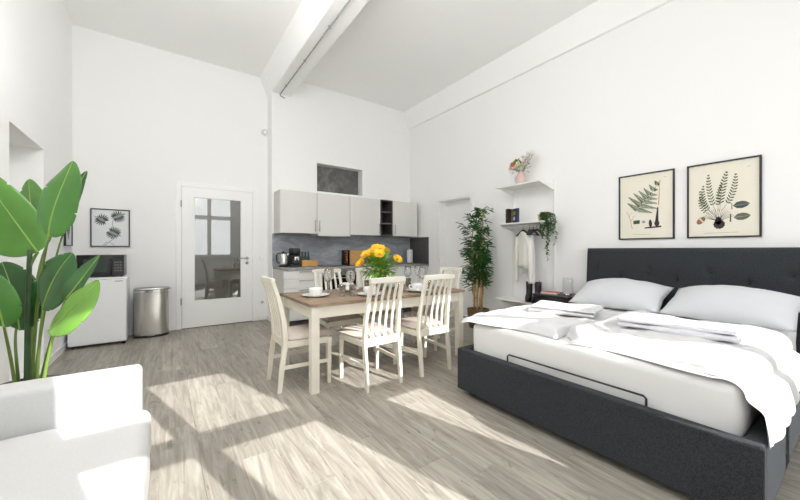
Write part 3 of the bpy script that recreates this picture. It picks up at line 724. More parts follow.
# tufted fern print (larger)
f2w, f2h = 1.064 - .549, 2.045 - 1.318
t_, ink = framed('fern_picture', 'framed print of a tufted fern with dark root ball and pods', (XR, 1.064, 1.318), (0, -1, 0), f2w, f2h, (-1, 0, 0), PAPER)
t_['label'] = 'framed print of a tufted fern with dark root ball and cut pods'
MID, LV = [], []
for p0, p1, bend, n, ln, w in (((.42, .33), (.31, .85), .03, 11, .056, .0085), ((.47, .34), (.565, .86), .02, 11, .066, .009), ((.50, .36), (.68, .82), -.05, 11, .058, .0085),
                           ((.38, .32), (.19, .64), .04, 9, .050, .008), ((.35, .33), (.24, .71), .05, 9, .046, .008), ((.45, .35), (.49, .70), .02, 8, .05, .008), ((.33, .31), (.19, .56), .05, 7, .04, .008)):
    a, b_ = frond(p0, p1, bend, n, ln, w, .18); MID += a; LV += b_
ink(LV, INKG, 'fern_print'); ink(MID, INKG, 'fern_rib_print', .0121)
ink([[(.46 + .075 * math.cos(2 * PI * k / 22) * (1 + .12 * (k % 2)), .175 + .055 * math.sin(2 * PI * k / 22) * (1 + .16 * (k % 2))) for k in range(22)], blade((.45, .16), (.45, .28), .05)], INKD, 'root_print')
ink([strip((.44 + .02 * math.cos(k), .22), (.44 + .23 * math.cos(PI * (.12 + .76 * k / 18)), .22 + .16 * math.sin(PI * (.12 + .76 * k / 18))), .003, .0015) for k in range(19)], INKD, 'root_hair_print', .0122)
ink([[(.205 + .065 * math.cos(2 * PI * k / 16 - .5), .235 + .05 * math.sin(2 * PI * k / 16)) for k in range(16)]], INKR, 'pod_print')
ink([strip((.175, .275), (.245, .205), .012, .010)], mat('print_pale', (.7, .6, .5), .9), 'pod_slit_print', .0122)
ink([blade((.64, .405), (.86, .42), .047)], INKK, 'leaf_detail_print'); ink([blade((.65, .255), (.87, .27), .047)], mat('print_grey_olive', (.13, .14, .10), .9), 'leaf_detail_print')
ink([strip((.66, .405), (.85, .42), .003, .002), strip((.67, .257), (.86, .27), .003, .002)], INKL, 'vein_print', .0122)
ink([strip((.63, .36), (.63, .44), .006, .005), strip((.612, .20), (.612, .30), .010, .008)], INKK, 'stem_detail_print')
ink([strip((.25, .062), (.71, .066), .0022, .0022)], INKL, 'caption_line'); ink([strip((.82, .885), (.87, .887), .0022, .0022)], INKL, 'plate_mark')
# monstera print on the far wall
mw, mh = .411, .515
t_, ink = framed('leaf_picture', 'black framed print of three grey split leaves above the microwave', (-.814, YB, 1.244), (1, 0, 0), mw, mh, (0, -1, 0), PAPERW, .013)
def monstera(c, r, ang, sx=1.0):
    out = []
    for s_ in (1, -1):
        for k in range(8):
            a = ang + s_ * (.30 + 2.35 * k / 7.2); L_ = r * (1.05 - .32 * abs(k - 2.2) / 5)
            q = (c[0] + math.cos(ang) * r * (.35 - .07 * k), c[1] + math.sin(ang) * r * (.35 - .07 * k) * mw / mh)
            out.append(blade(q, (c[0] + math.cos(a) * L_ * sx, c[1] + math.sin(a) * L_ * mw / mh), r * .075))
    out.append(blade(c, (c[0] + math.cos(ang) * r * 1.15, c[1] + math.sin(ang) * r * 1.15 * mw / mh), r * .05))
    return out
ink(monstera((.66, .80), .23, .45), INKK, 'leaf_print'); ink(monstera((.30, .70), .22, 2.6), INKK, 'leaf_print'); ink(monstera((.55, .38), .24, -.5), INKK, 'leaf_print')
ink([blade((.50, .74), (.88, .90), .035), blade((.38, .66), (.14, .78), .03), blade((.42, .42), (.72, .30), .035)], INKL, 'leaf_light_print', .0122)
ink([strip((.55, .38), (.55, .20), .006, .005), strip((.55, .20), (.35, .03), .005, .005), strip((.55, .70), (.56, .40), .005, .005), strip((.42, .14), (.30, .04), .005, .004), strip((.49, .12), (.60, .03), .005, .004)], INKK, 'stem_print')
# small frame on the left wall
t_, ink = framed('small_picture', 'small thick-edged black frame on the side wall near the corner', (XL, 5.56, 1.25), (0, 1, 0), .36, .42, (1, 0, 0), PAPERW, .012)
ink([blade((.5, .15), (.5, .8), .12), blade((.5, .3), (.25, .6), .08), blade((.5, .3), (.75, .6), .08)], INKL, 'leaf_print')
fr_ = [c for c in t_.children if c.name.startswith('frame')][0]

# ================================================================== BED
bed = thing('upholstered_bed', (3.05, 1.12, 0), 'large charcoal upholstered box bed with tufted headboard', 'bed')
BX0, BX1, BYa, BYb, BZ = 2.0, 4.13, .249, 1.998, .381
MB().box(BX0, BYa, .045, BX0 + .07, BYb, BZ).build('foot_panel', CHAR, bed, world=True, bevel=.012, bseg=3)
MB().box(BX0 + .072, BYa, .045, BX1, BYa + .07, BZ).build('side_panel', CHAR, bed, world=True, bevel=.012, bseg=3)
MB().box(BX0 + .072, BYb - .07, .045, BX1, BYb, BZ).build('side_panel', CHAR, bed, world=True, bevel=.012, bseg=3)
MB().box(BX0 + .075, BYa + .072, .10, BX1, BYb - .072, .20).build('slatted_base', mat('bed_base_grey', (.1, .1, .1), .9), bed, world=True)
for xx in (BX0 + .10, BX1 - .12):
    for yy in (BYa + .10, BYb - .10): MB().box(xx - .03, yy - .03, 0, xx + .03, yy + .03, .0445).build('leg', BLACKP, bed, world=True)
# headboard with dimples at the buttons
HY0, HY1, HZ = .17, 1.985, 1.222
def hx(z): return 4.125 + .06 * (z - .3)
rows = [(.99, [1.36 - .501 * k for k in range(-1, 4)]), (.905, [1.61 - .501 * k for k in range(0, 5)])]
btn = [(yy, zz) for zz, ys in rows for yy in ys if HY0 + .1 < yy < HY1 - .1]
btn += [(yy, .80) for yy in rows[0][1] if HY0 + .1 < yy < HY1 - .1]
def hfront(u, v):
    y = HY0 + (HY1 - HY0) * u; z = .05 + (HZ - .05) * v
    x = hx(z); e = min(y - HY0, HY1 - y, HZ - z)
    x += .035 * (1 - smoothstep(0, .05, e)) ** 2
    y_ = y + (-.012 if u > .5 else .012) * 0
    for by, bz in btn:
        d2 = (y - by) ** 2 + (z - bz) ** 2; x += .020 * math.exp(-d2 / .0009) + .012 * math.exp(-d2 / .010) + .006 * math.exp(-((y - by) / .012) ** 2 - ((z - bz) / .09) ** 2)
    # faint pleats between neighbouring buttons
    x += .0025 * math.sin(y * 9 + z * 5)
    tap = (HZ - z) * .014
    return (x, y + (tap if u > .5 else -tap) * (abs(u - .5) * 2) ** 6, z)
hb = MB(); NU, NV = 120, 72; hb.grid(hfront, NU, NV)
n0 = len(hb.v)
def hback(u, v):
    p = hfront(u, v); return (4.31, p[1], p[2])
hb.grid(hback, NU, NV)
def idx(o, i, j): return o + i * (NV + 1) + j
for i in range(NU):
    hb.f.append((idx(0, i, NV), idx(0, i + 1, NV), idx(n0, i + 1, NV), idx(n0, i, NV))); hb.f.append((idx(0, i + 1, 0), idx(0, i, 0), idx(n0, i, 0), idx(n0, i + 1, 0)))
for j in range(NV):
    hb.f.append((idx(0, 0, j), idx(0, 0, j + 1), idx(n0, 0, j + 1), idx(n0, 0, j))); hb.f.append((idx(0, NU, j + 1), idx(0, NU, j), idx(n0, NU, j), idx(n0, NU, j + 1)))
hbo = hb.build('headboard', CHAR, bed, world=True, smooth=True)
hbo.modifiers.new('es', 'EDGE_SPLIT').split_angle = math.radians(60)
for by, bz in btn:
    q = MB(); q.lathe([(0, .006), (.008, .005), (.013, 0), (.012, -.004), (0, -.004)], n=12)
    x_ = hx(bz) + .026; q.v = [(x_ - p[2], by + p[0], bz + p[1]) for p in q.v]; q.build('button', CHARB, hbo, world=True, smooth=True)
# metal mattress stop at the foot
q = MB(); yA, yB_ = 1.54, .676
q.tube([(2.062, yA, .30), (2.062, yA, .418), (2.062, yA - .012, .43), (2.062, yB_ + .012, .43), (2.062, yB_, .418), (2.062, yB_, .30)], .006, 8)
q.build('mattress_stop', BLACKM, bed, world=True, smooth=True)
# mattress with fitted sheet
def soft_box(x0, y0, z0, x1, y1, z1, r, wob=.006, nx=40, ny=40, nz=10, seed=0.0, amp_top=.004):
    """rounded box surface from a subdivided cube, pushed about by noise"""
    b = MB(); cx, cy, cz = (x0 + x1) / 2, (y0 + y1) / 2, (z0 + z1) / 2; hx_, hy_, hz_ = (x1 - x0) / 2, (y1 - y0) / 2, (z1 - z0) / 2
    def fix(p):
        q = Vector((max(-hx_ + r, min(hx_ - r, p[0])), max(-hy_ + r, min(hy_ - r, p[1])), max(-hz_ + r, min(hz_ - r, p[2]))))
        d = Vector(p) - q
        if d.length > 1e-9: d = d.normalized() * r
        s_ = q + d
        nz_ = noise.noise(Vector((s_.x * 4 + seed, s_.y * 4, s_.z * 6))) * wob + noise.noise(Vector((s_.x * 13 + seed, s_.y * 13, s_.z * 9))) * wob * .4
        n_ = d.normalized() if d.length > 1e-9 else Vector((0, 0, 0))
        s_ = s_ + n_ * nz_
        return (cx + s_.x, cy + s_.y, cz + s_.z)
    def even(t, h, n):
        i = round(t * n); m = max(1, min(4, n // 3))
        if i <= m: return -h + r * i / m
        if i >= n - m: return h - r * (n - i) / m
        return -h + r + (2 * h - 2 * r) * (i - m) / (n - 2 * m)
    for sgn in (1, -1):
        b.grid(lambda u, v: fix((even(u, hx_, nx), even(v, hy_, ny), sgn * hz_)), nx, ny)
        b.grid(lambda u, v: fix((even(u, hx_, nx), sgn * hy_, even(v, hz_, nz))), nx, nz)
        b.grid(lambda u, v: fix((sgn * hx_, even(u, hy_, ny), even(v, hz_, nz))), ny, nz)
    return b
def weld(o, d=.0005):
    k = o.modifiers.new('weld', 'WELD'); k.merge_threshold = d
    while o.modifiers[0] != k: o.modifiers.move(o.modifiers.find('weld'), 0)
    return o
mt = weld(soft_box(2.085, BYa + .078, .205, 4.10, BYb - .078, .60, .055, .012, 48, 44, 12).build('mattress', SHEET, loc=(3.08, 1.12, .205), world=True, smooth=True))
tag(mt, 'thick mattress in a white fitted sheet set in the charcoal bed', 'mattress')
# duvets: puffy closed shells resting on the mattress, one drapes over the bed side
def fbm(x, y, s=1.0, seed=0):
    return noise.noise(Vector((x * s + seed, y * s, seed * .37))) + .5 * noise.noise(Vector((x * s * 2.1 + seed, y * s * 2.1, 3.1 + seed)))
def ridge(d, w): return math.exp(-(d / w) ** 2)
def puffy(name, under, thick, nu, nv, m, label, cat, loc, flip=1):
    b = MB(); P0 = {}; e = .004
    def nrm(u, v):
        a_ = Vector(under(min(1, u + e), v)) - Vector(under(max(0, u - e), v)); c_ = Vector(under(u, min(1, v + e))) - Vector(under(u, max(0, v - e)))
        n_ = a_.cross(c_).normalized() * flip; return n_
    b.grid(under, nu, nv)
    b.grid(lambda u, v: tuple(Vector(under(u, v)) + nrm(u, v) * thick(u, v)), nu, nv)
    o = weld(b.build(name, m, loc=loc, world=True, smooth=True), .0006)
    return tag(o, label, cat)
def border(u, v, w=.035):
    e = min(u, 1 - u, v, 1 - v); return min(1.0, max(0.0, e / w)) ** .45
MZ = .606
def duv1(u, v):
    x = 2.105 + 1.30 * u + .045 * math.sin(v * 5 + .5) * (1 - u); y = 1.20 + .83 * v + .02 * math.sin(u * 9)
    return (x, y, MZ - .028 * smoothstep(.84, 1.0, v))
def th1(u, v):
    x, y, _ = duv1(u, v)
    w_ = .050 + .020 * fbm(x, y, 2.6, 1) + .016 * fbm(x, y, 7, 2) + .012 * math.sin(x * 8 + y * 6 + 1.5 * fbm(x, y, 3, 4)) + .035 * ridge(u - .36, .09) * (1 - v) + .02 * ridge(v - .45, .06) * smoothstep(.1, .5, u)
    return max(.012, w_) * border(u, v)
puffy('duvet', duv1, th1, 70, 54, LINEN, 'white duvet spread flat on the half of the bed near the nightstand', 'duvet', (2.8, 1.5, .606), 1)
def duv2(u, v):
    x0 = 2.115 + .025 * math.sin(v * 6) + .12 * smoothstep(.12, 0, v)
    x = x0 + (3.40 - x0) * u
    s_ = v * 1.10                                     # arc length from the middle of the bed over its open side
    yy = 1.195 - s_; ye = .375; r = .062; top = MZ
    if yy > ye: return (x, yy, top)
    over = ye - yy; arc = r * PI / 2
    fold = .022 * math.sin(x * 15 + .8 * math.sin(x * 5)) * smoothstep(.06, .25, over)
    if over < arc:
        a_ = over / r; return (x - .05 * over, ye - r * math.sin(a_) - .3 * abs(fold), top - r * (1 - math.cos(a_)))
    d = (over - arc) * (1.0 - .35 * smoothstep(.35, .95, u))
    return (x - .05 * over - .12 * d * (1 - u), ye - r - .045 * smoothstep(0, .05, d) - abs(fold) - .10 * d, top - r - d)
def th2(u, v):
    x, y, z = duv2(u, v); dr = smoothstep(.72, .86, v)
    w_ = .052 + .016 * fbm(x, y, 2.4, 5) + .015 * fbm(x, y, 7, 8) + .010 * math.sin(x * 7 - y * 7 + 1.5 * fbm(x, y, 3, 6)) + .035 * ridge(v - .06, .05) * (1 - .6 * u) + .018 * ridge(u - .55 - .2 * v, .05)
    return max(.014, w_ * (1 - dr) + .020 * dr) * border(u, v, .03)
dv2 = puffy('duvet', duv2, th2, 78, 84, LINEN, 'white duvet draped over the open side of the bed', 'duvet', (2.8, .8, .606), -1)
# layered hem of the turned duvet along its foot edge
for k in range(2):
    def hem(u, v, k=k):
        return (2.102 + .010 * k + .05 * u + .025 * math.sin(v * 5), 1.10 - .70 * v + .006 * math.sin(u * 5 + k), .6062 + .011 * k)
    hb_ = MB(); hb_.grid(hem, 6, 40); hb_.grid(lambda u, v: tuple(Vector(hem(u, v)) + Vector((0, 0, .0095 * border(u, v, .12)))), 6, 40)
    weld(hb_.build('hem_fold', LINEN, dv2, world=True, smooth=True))

# pillows
def pillow(name, c, w, d, h, tilt, yaw, label, seed):
    t_ = MB(); n = 30
    def s(u, v, sg):
        a, b_ = u * 2 - 1, v * 2 - 1
        k = max(0, (1 - abs(a) ** 2.1)) ** .62 * max(0, (1 - abs(b_) ** 2.2)) ** .6
        pinch = 1 - .07 * (1 - abs(b_) ** 2) * abs(a) ** 3
        px = a * w / 2 * (1 - .06 * (1 - abs(b_)) * abs(a) ** 2); py = b_ * d / 2 * (1 - .08 * (1 - abs(a) ** 2) * abs(b_) ** 2)
        z = sg * h / 2 * k * (1.0 if sg > 0 else .55)
        z += .012 * fbm(px, py, 6, seed) * k
        return Vector((px, py, z))
    t_.grid(lambda u, v: s(u, v, 1), n, n); t_.grid(lambda u, v: s(u, v, -1), n, n)
    M = Matrix.Rotation(yaw, 4, 'Z') @ Matrix.Rotation(tilt, 4, 'X')
    t_.v = [tuple(M @ Vector(p)) for p in t_.v]
    o = weld(t_.build(name, PILLOW, loc=c, smooth=True), .0008)
    return tag(o, label, 'pillow')
# local x = across bed, local y = toward the headboard -> yaw maps local y to world +x
pillow('pillow', (3.81, 1.49, .735), .80, .52, .30, math.radians(22), -PI / 2 + .04, 'plump white pillow against the headboard on the nightstand side', 2)
pillow('pillow', (3.80, .675, .735), .80, .52, .30, math.radians(22), -PI / 2 - .05, 'plump white pillow against the headboard beside the open bed side', 9)
# folded towels lying on the duvets
def towel(name, c, lx, ly, h, yaw, label, layers=3, seed=0, m=TOWEL):
    t_ = thing(name, c, label, 'towel', rz=yaw)
    for k in range(layers):
        z0 = k * h / layers; z1 = (k + 1) * h / layers - .002; sh = .012 * math.sin(seed + k * 2.1)
        weld(soft_box(-lx / 2 + abs(sh), -ly / 2 + sh, z0, lx / 2 - abs(sh) * .5, ly / 2 + sh, z1, (z1 - z0) * .48, .016, 24, 30, 6, seed + k).build('layer', m, t_, smooth=True))
    return t_
towel('folded_towel', (2.80, 1.50, .672), .34, .50, .055, .25, 'folded white towel on the duvet near the nightstand side', 2, 1.0, LINEN)
towel('folded_towel', (2.74, .74, .672), .28, .60, .065, .10, 'folded pale grey towel on the draped duvet', 2, 4.0, TOWEL)

# nightstand
ns = thing('nightstand', (4.10, 2.27, 0), 'black nightstand between bed and wall shelf', 'nightstand')
MB().box(3.90, 2.06, .05, 4.30, 2.50, .61).build('body', mat('black_furniture', (.018, .018, .02), .4), ns, world=True, bevel=.004)
MB().box(3.88, 2.045, .612, 4.31, 2.515, .64).build('top_board', mat('black_furniture', (.018, .018, .02), .4), ns, world=True, bevel=.004)
for z0, z1 in ((.06, .325), (.335, .60)):
    d_ = MB().box(3.88, 2.07, z0, 3.899, 2.49, z1).build('drawer', mat('black_furniture', (.018, .018, .02), .4), ns, world=True, bevel=.003)
    MB().lathe([(0, 0), (.012, 0), (.014, .015), (0, .02)], (0, 0, 0), 12).build('knob', NICKEL, d_, off=(0, 0, 0)).location = (3.86 - 4.10 + .0, 0.01, (z0 + z1) / 2)
for xx in (3.93, 4.27):
    for yy in (2.09, 2.47): MB().box(xx - .02, yy - .02, 0, xx + .02, yy + .02, .0495).build('leg', BLACKP, ns, world=True)
rb = thing('red_book', (4.03, 2.36, .641), 'small red book lying on the black nightstand', 'book', rz=.3)
MB().box(-.07, -.10, 0, .07, .10, .003).build('cover', RED, rb); MB().box(-.066, -.096, .003, .066, .10, .022).build('pages', PAGES, rb); MB().box(-.07, -.10, .0222, .07, .10, .026).build('cover', RED, rb, bevel=.001)
lp = thing('glass_lamp', (4.12, 2.18, .641), 'small pale glass cylinder lamp on the nightstand', 'lamp')
MB().lathe([(0, 0), (.05, 0), (.05, .015), (0, .018)], n=20).build('base', CHROME, lp, smooth=True)
MB().lathe([(.055, .018), (.062, .04), (.062, .19), (.055, .21), (.05, .21), (.057, .188), (.057, .042), (.05, .020)], n=24).build('shade', glass_mat('pale_lamp_glass', (.965, .97, .975), .9, .1), lp, smooth=True)

# ================================================================== WALL SHELF
sh = thing('wall_shelf', (XR, 2.80, .35), 'white wall-mounted rail shelf with clothes bar by the bamboo', 'shelf')
SHW = mat('white_shelf', (.84, .84, .83), .4)
for yy in (2.475, 3.12): MB().box(XR - .022, yy - .014, .36, XR - .001, yy + .014, 2.16).build('upright', SHW, sh, world=True, bevel=.002)
for z, y0, y1 in ((2.10, 2.49, 3.19), (1.565, 2.44, 3.13), (.475, 2.52, 3.21)):
    s_ = MB().box(3.975, y0, z, XR - .024, y1, z + .018).build('shelf_board', SHW, sh, world=True, bevel=.003)
    for yy in (2.475, 3.12):
        q = MB(); q.prism([(XR - .024, z - .085), (XR - .024, z - .001), (4.0, z - .001), (4.0, z - .014)], yy - .006, yy + .006, 'y'); q.build('bracket', SHW, s_, world=True)
MB().tube([(4.10, 2.46, 1.525), (4.10, 3.13, 1.525)], .011, 10).build('clothes_rail', SHW, sh, world=True, smooth=True)
for yy in (2.475, 3.12): MB().box(4.09, yy + .007, 1.52, 4.11, yy + .013, 1.565).build('rail_holder', SHW, sh, world=True)
# vase with mixed flowers on the top shelf
vz = 2.119
va = thing('pink_vase', (4.13, 2.865, vz), 'matte pink vase with a mixed bouquet on the top shelf', 'vase')
MB().lathe([(0, 0), (.05, 0), (.068, .03), (.075, .075), (.066, .125), (.042, .16), (.036, .18), (.042, .195), (.036, .195), (.03, .18), (.035, .16), (0, .15)], n=26).build('body', PINK, va, smooth=True)
def petals(c, r, n, cup, m, name, parent, layers=2, heart=None, axis=(0, 0, 1), seed=0):
    b = MB(); rr = random.Random(seed); A = Vector(axis).normalized(); Q = A.to_track_quat('Z', 'Y')
    for l in range(layers):
        rl = r * (1 - .28 * l)
        for k in range(n):
            a = 2 * PI * (k + .5 * l) / n + rr.uniform(-.1, .1); cu = cup + .25 * l
            def P(s, w):
                rad = rl * s; h = rl * cu * s * s; wd = rl * w
                v = Vector((math.cos(a) * rad - math.sin(a) * wd, math.sin(a) * rad + math.cos(a) * wd, h + .05 * r * l))
                return Vector(c) + Q @ v
            wid = 2.6 / n
            b.add([P(.08, 0), P(.5, -wid), P(.9, -wid * .7), P(1.02, 0), P(.9, wid * .7), P(.5, wid)], [(0, 1, 2, 3), (0, 3, 4, 5)])
    o = b.build(name, m, parent, recalc=False)
    if heart:
        q = MB().lathe([(0, 0), (r * .30, .0), (r * .26, r * .15), (0, r * .22)], n=12)
        q.v = [tuple(Vector(c) + Q @ (Vector(p) + Vector((0, 0, r * .05)))) for p in q.v]
        q.build('flower_heart', heart, o, smooth=True)
    return o
def leafquad(b, base, direction, L_, w, up=(0, 0, 1), droop=.2):
    d = Vector(direction).normalized(); u = Vector(up); s_ = d.cross(u)
    if s_.length < .05: s_ = Vector((1, 0, 0))
    s_.normalize(); B = Vector(base); dn = Vector((0, 0, -1))
    m1 = B + d * L_ * .45; tp = B + d * L_ + dn * L_ * droop
    b.add([B, m1 - s_ * w / 2 + dn * L_ * droop * .2, tp, m1 + s_ * w / 2 + dn * L_ * droop * .2], [(0, 1, 2), (0, 2, 3)])
WHT = mat('white_petal', (.82, .82, .78), .7); CRM = mat('cream_petal', (.78, .74, .52), .7); CORAL = mat('coral_petal', (.80, .22, .12), .7); BLUSH = mat('blush_petal', (.78, .60, .56), .7)
LIME = mat('lime_petal', (.42, .52, .10), .7)
heads = [((.0, .10, .30), .05, CORAL), ((.0, .01, .255), .07, CRM), ((-.02, .03, .34), .035, LIME), ((.02, -.08, .36), .045, WHT), ((.0, -.14, .40), .055, WHT), ((-.02, -.18, .37), .04, WHT), ((-.03, .12, .26), .035, BLUSH),
         ((.0, .07, .235), .045, BLUSH), ((-.02, -.06, .30), .03, BLUSH), ((.03, -.02, .39), .035, WHT), ((-.04, .06, .33), .03, LIME), ((-.03, -.13, .31), .03, BLUSH), ((0, .14, .33), .022, BLUSH)]
stv = MB()
for i, (c, r, m_) in enumerate(heads):
    c = (c[0], c[1] * 1.1, c[2] * 1.06 - .01); r *= 1.2
    petals(c, r, 7, .5, m_, 'flower', va, 3, axis=(-.6, c[1] * 2, .7), seed=i)
    stv.tube([(0, 0, .16), (c[0] * .4, c[1] * .4, .22), c], .003, 5)
stv.build('stems', STEMG, va, smooth=True)
lb_ = MB()
for k in range(38):
    a = rnd.uniform(0, 2 * PI); e = rnd.uniform(.1, 1.2); d = Vector((math.cos(a) * math.cos(e) * .7, math.sin(a) * math.cos(e), math.sin(e))); s0 = Vector((0, 0, .19)) + d * rnd.uniform(.02, .17)
    leafquad(lb_, s0, d + Vector((rnd.uniform(-.5, .5),) * 3), rnd.uniform(.05, .09), .03, droop=.3)
tag(lb_.build('leaves', mat('dusky_leaf', (.09, .16, .06), .5, noise_amt=.4), va, recalc=False), kind='stuff')
# books on the mid shelf
mz = 1.584
bk = thing('black_book', (4.08, 2.975, mz), 'thick black book standing behind the navy book on the middle shelf', 'book')
MB().box(-.075, -.0, 0, .075, .003, .205).build('cover', BLACKP, bk); MB().box(-.072, .003, .003, .073, .045, .202).build('pages', PAGES, bk); MB().box(-.075, .0452, 0, .075, .048, .205).build('cover', BLACKP, bk)
MB().box(-.078, 0, 0, -.0753, .048, .205).build('spine', BLACKP, bk)
bk = thing('navy_book', (4.035, 2.902, mz), 'navy book with gold and pale print facing out on the middle shelf', 'book', rz=math.radians(-28))
MB().box(-.001, -.075, 0, .003, .075, .20).build('front_cover', NAVY, bk); MB().box(.0032, -.072, .003, .032, .073, .197).build('pages', PAGES, bk); MB().box(.0322, -.075, 0, .036, .075, .20).build('back_cover', NAVY, bk)
MB().box(-.001, -.079, 0, .036, -.0752, .20).build('spine', NAVY, bk); MB().box(-.0018, .058, .004, -.0011, .074, .196).build('spine_band', GOLD, bk)
b = MB()
for z_, w_ in ((.165, .05), (.145, .09), (.13, .07), (.115, .08)): b.box(-.0022, -w_ / 2, z_ - .004, -.0012, w_ / 2, z_ + .004)
b.build('title_lines', GOLD, bk)
b = MB(); b.lathe([(0, 0), (.028, 0), (.028, .0008), (0, .0008)], n=18); b.v = [(-.0012 - p[2], p[0], .06 + p[1]) for p in b.v]; b.build('emblem', BLUEP, bk)
# trailing plant at the shelf end
tp = thing('trailing_plant', (4.12, 2.53, mz), 'trailing green plant hanging from a yellow pot at the shelf end', 'plant')
MB().lathe([(0, 0), (.042, 0), (.055, .085), (.06, .09), (.05, .09), (.048, .075), (0, .075)], n=20).build('pot', mat('yellow_green_pot', (.55, .50, .14), .5), tp, smooth=True)
tl = MB(); rr = random.Random(3)
strands = []
for k in range(26):
    a = rr.uniform(PI * .95, PI * 1.75); L_ = rr.choice((.06, .10, .14, .18, .22, .28, .34)) * rr.uniform(.8, 1.1); 
    ex, ey = math.cos(a) * rr.uniform(.04, .11), -abs(math.sin(a)) * rr.uniform(.06, .15) - .03
    if k == 0: L_, ex, ey = .54, -.04, -.09
    if k == 1: L_, ex, ey = .46, -.03, -.10
    pts = [Vector((0, 0, .07)), Vector((ex * .4, ey * .45, .12)), Vector((ex * .9, ey * .9, .09)), Vector((ex, ey, .02))]
    m_ = max(2, int(L_ / .05))
    for j in range(1, m_ + 1): pts.append(Vector((ex + rr.uniform(-.012, .012), ey + rr.uniform(-.012, .012), .02 - L_ * j / m_)))
    strands.append(pts)
for pts in strands:
    MB().tube(pts, .002, 5).build('strand', STEMG, tp, smooth=True)
    for i in range(1, len(pts)):
        for j in range(6):
            q = pts[i - 1].lerp(pts[i], j / 6); a = rr.uniform(0, 2 * PI)
            leafquad(tl, q, (math.cos(a), math.sin(a), rr.uniform(-.8, .2)), rr.uniform(.026, .042), .024, droop=.25)
tag(tl.build('leaves', TRAIL, tp, recalc=False), kind='stuff')
# hangers, clothes, boots
def hanger(parent, c, m=BLACKP):
    q = MB(); q.tube([(0, 0, .055), (.012, 0, .078), (0, 0, .094), (-.014, 0, .082), (-.012, 0, .07)], .0025, 6)
    q.tube([(-.0, 0, .055), (0, 0, .035)], .003, 6); return q.build('hook', BLACKM, parent, smooth=True)
def hanger_body(parent):
    q = MB(); q.bar((0, 0, .035), (.19, 0, -.04), .012, .03, up=(0, 1, 0)); q.bar((0, 0, .035), (-.19, 0, -.04), .012, .03, up=(0, 1, 0)); q.bar((-.19, 0, -.04), (.19, 0, -.04), .008, .010, up=(0, 1, 0))
    return q.build('arms', BLACKP, parent)
hzr = 1.525 + .011 - .094 + .003
hg = []
for k, (yy, an, lb) in enumerate(((2.80, math.radians(62), 'black hanger holding the cream blouse'), (2.70, math.radians(25), 'black hanger holding the white trousers'), (2.645, math.radians(12), 'empty black hanger at the end of the clothes rail'), (2.59, math.radians(5), 'empty black hanger on the clothes rail beside the trailing plant'))):
    t_ = thing('clothes_hanger', (4.10, yy, hzr), lb, 'hanger', 'hangers on the clothes rail', rz=an)
    hanger(t_, None); hanger_body(t_)
def garment(name, c, rz, m, label, prof, depth, seed, sleeves=None):
    """prof: list of (z, halfwidth); closed tube of elliptical section with folds"""
    t_ = thing(name, c, label, 'clothes', rz=rz); b = MB(); n = 40; vs_, fs_ = [], []
    for i, (z, hw) in enumerate(prof):
        for k in range(n):
            a = 2 * PI * k / n; f = 1 + .12 * math.sin(a * 7 + seed + z * 6) * smoothstep(0, .5, -z + .0)
            vs_.append((hw * math.cos(a) * (1 + .03 * math.sin(z * 20 + k)), depth * (.6 + .4 * min(1, -z * 3)) * math.sin(a) * f, z))
    for i in range(len(prof) - 1):
        for k in range(n): fs_.append((i * n + k, i * n + (k + 1) % n, (i + 1) * n + (k + 1) % n, (i + 1) * n + k))
    b.add(vs_, fs_); b.build('body', m, t_, smooth=True, solid=.003)
    for sgn, pts, rad in (sleeves or []):
        q = MB().tube(pts, rad, 12); q.build('sleeve', m, t_, smooth=True)
    return t_
garment('cream_blouse', (4.10, 2.80, hzr), math.radians(62), CLOTH1, 'cream long-sleeved blouse on a black hanger', [(.015, .045), (.0, .07), (-.045, .15), (-.10, .15), (-.25, .14), (-.44, .145), (-.50, .146)], .045, 1.0,
        [(1, [(.13, 0, -.06), (.165, .01, -.2), (.17, .02, -.45), (.165, .02, -.67), (.163, .02, -.70)], [.035, .04, .034, .027, .028]), (-1, [(-.13, 0, -.06), (-.165, -.01, -.2), (-.17, -.02, -.45), (-.16, -.02, -.66), (-.155, -.02, -.69)], [.035, .04, .034, .027, .028])])
garment('white_trousers', (4.10, 2.67, hzr), math.radians(25), CLOTH2, 'white trousers hanging folded beside the blouse', [(-.035, .08), (-.06, .09), (-.30, .085), (-.55, .08), (-.68, .075), (-.70, .075)], .04, 3.0)
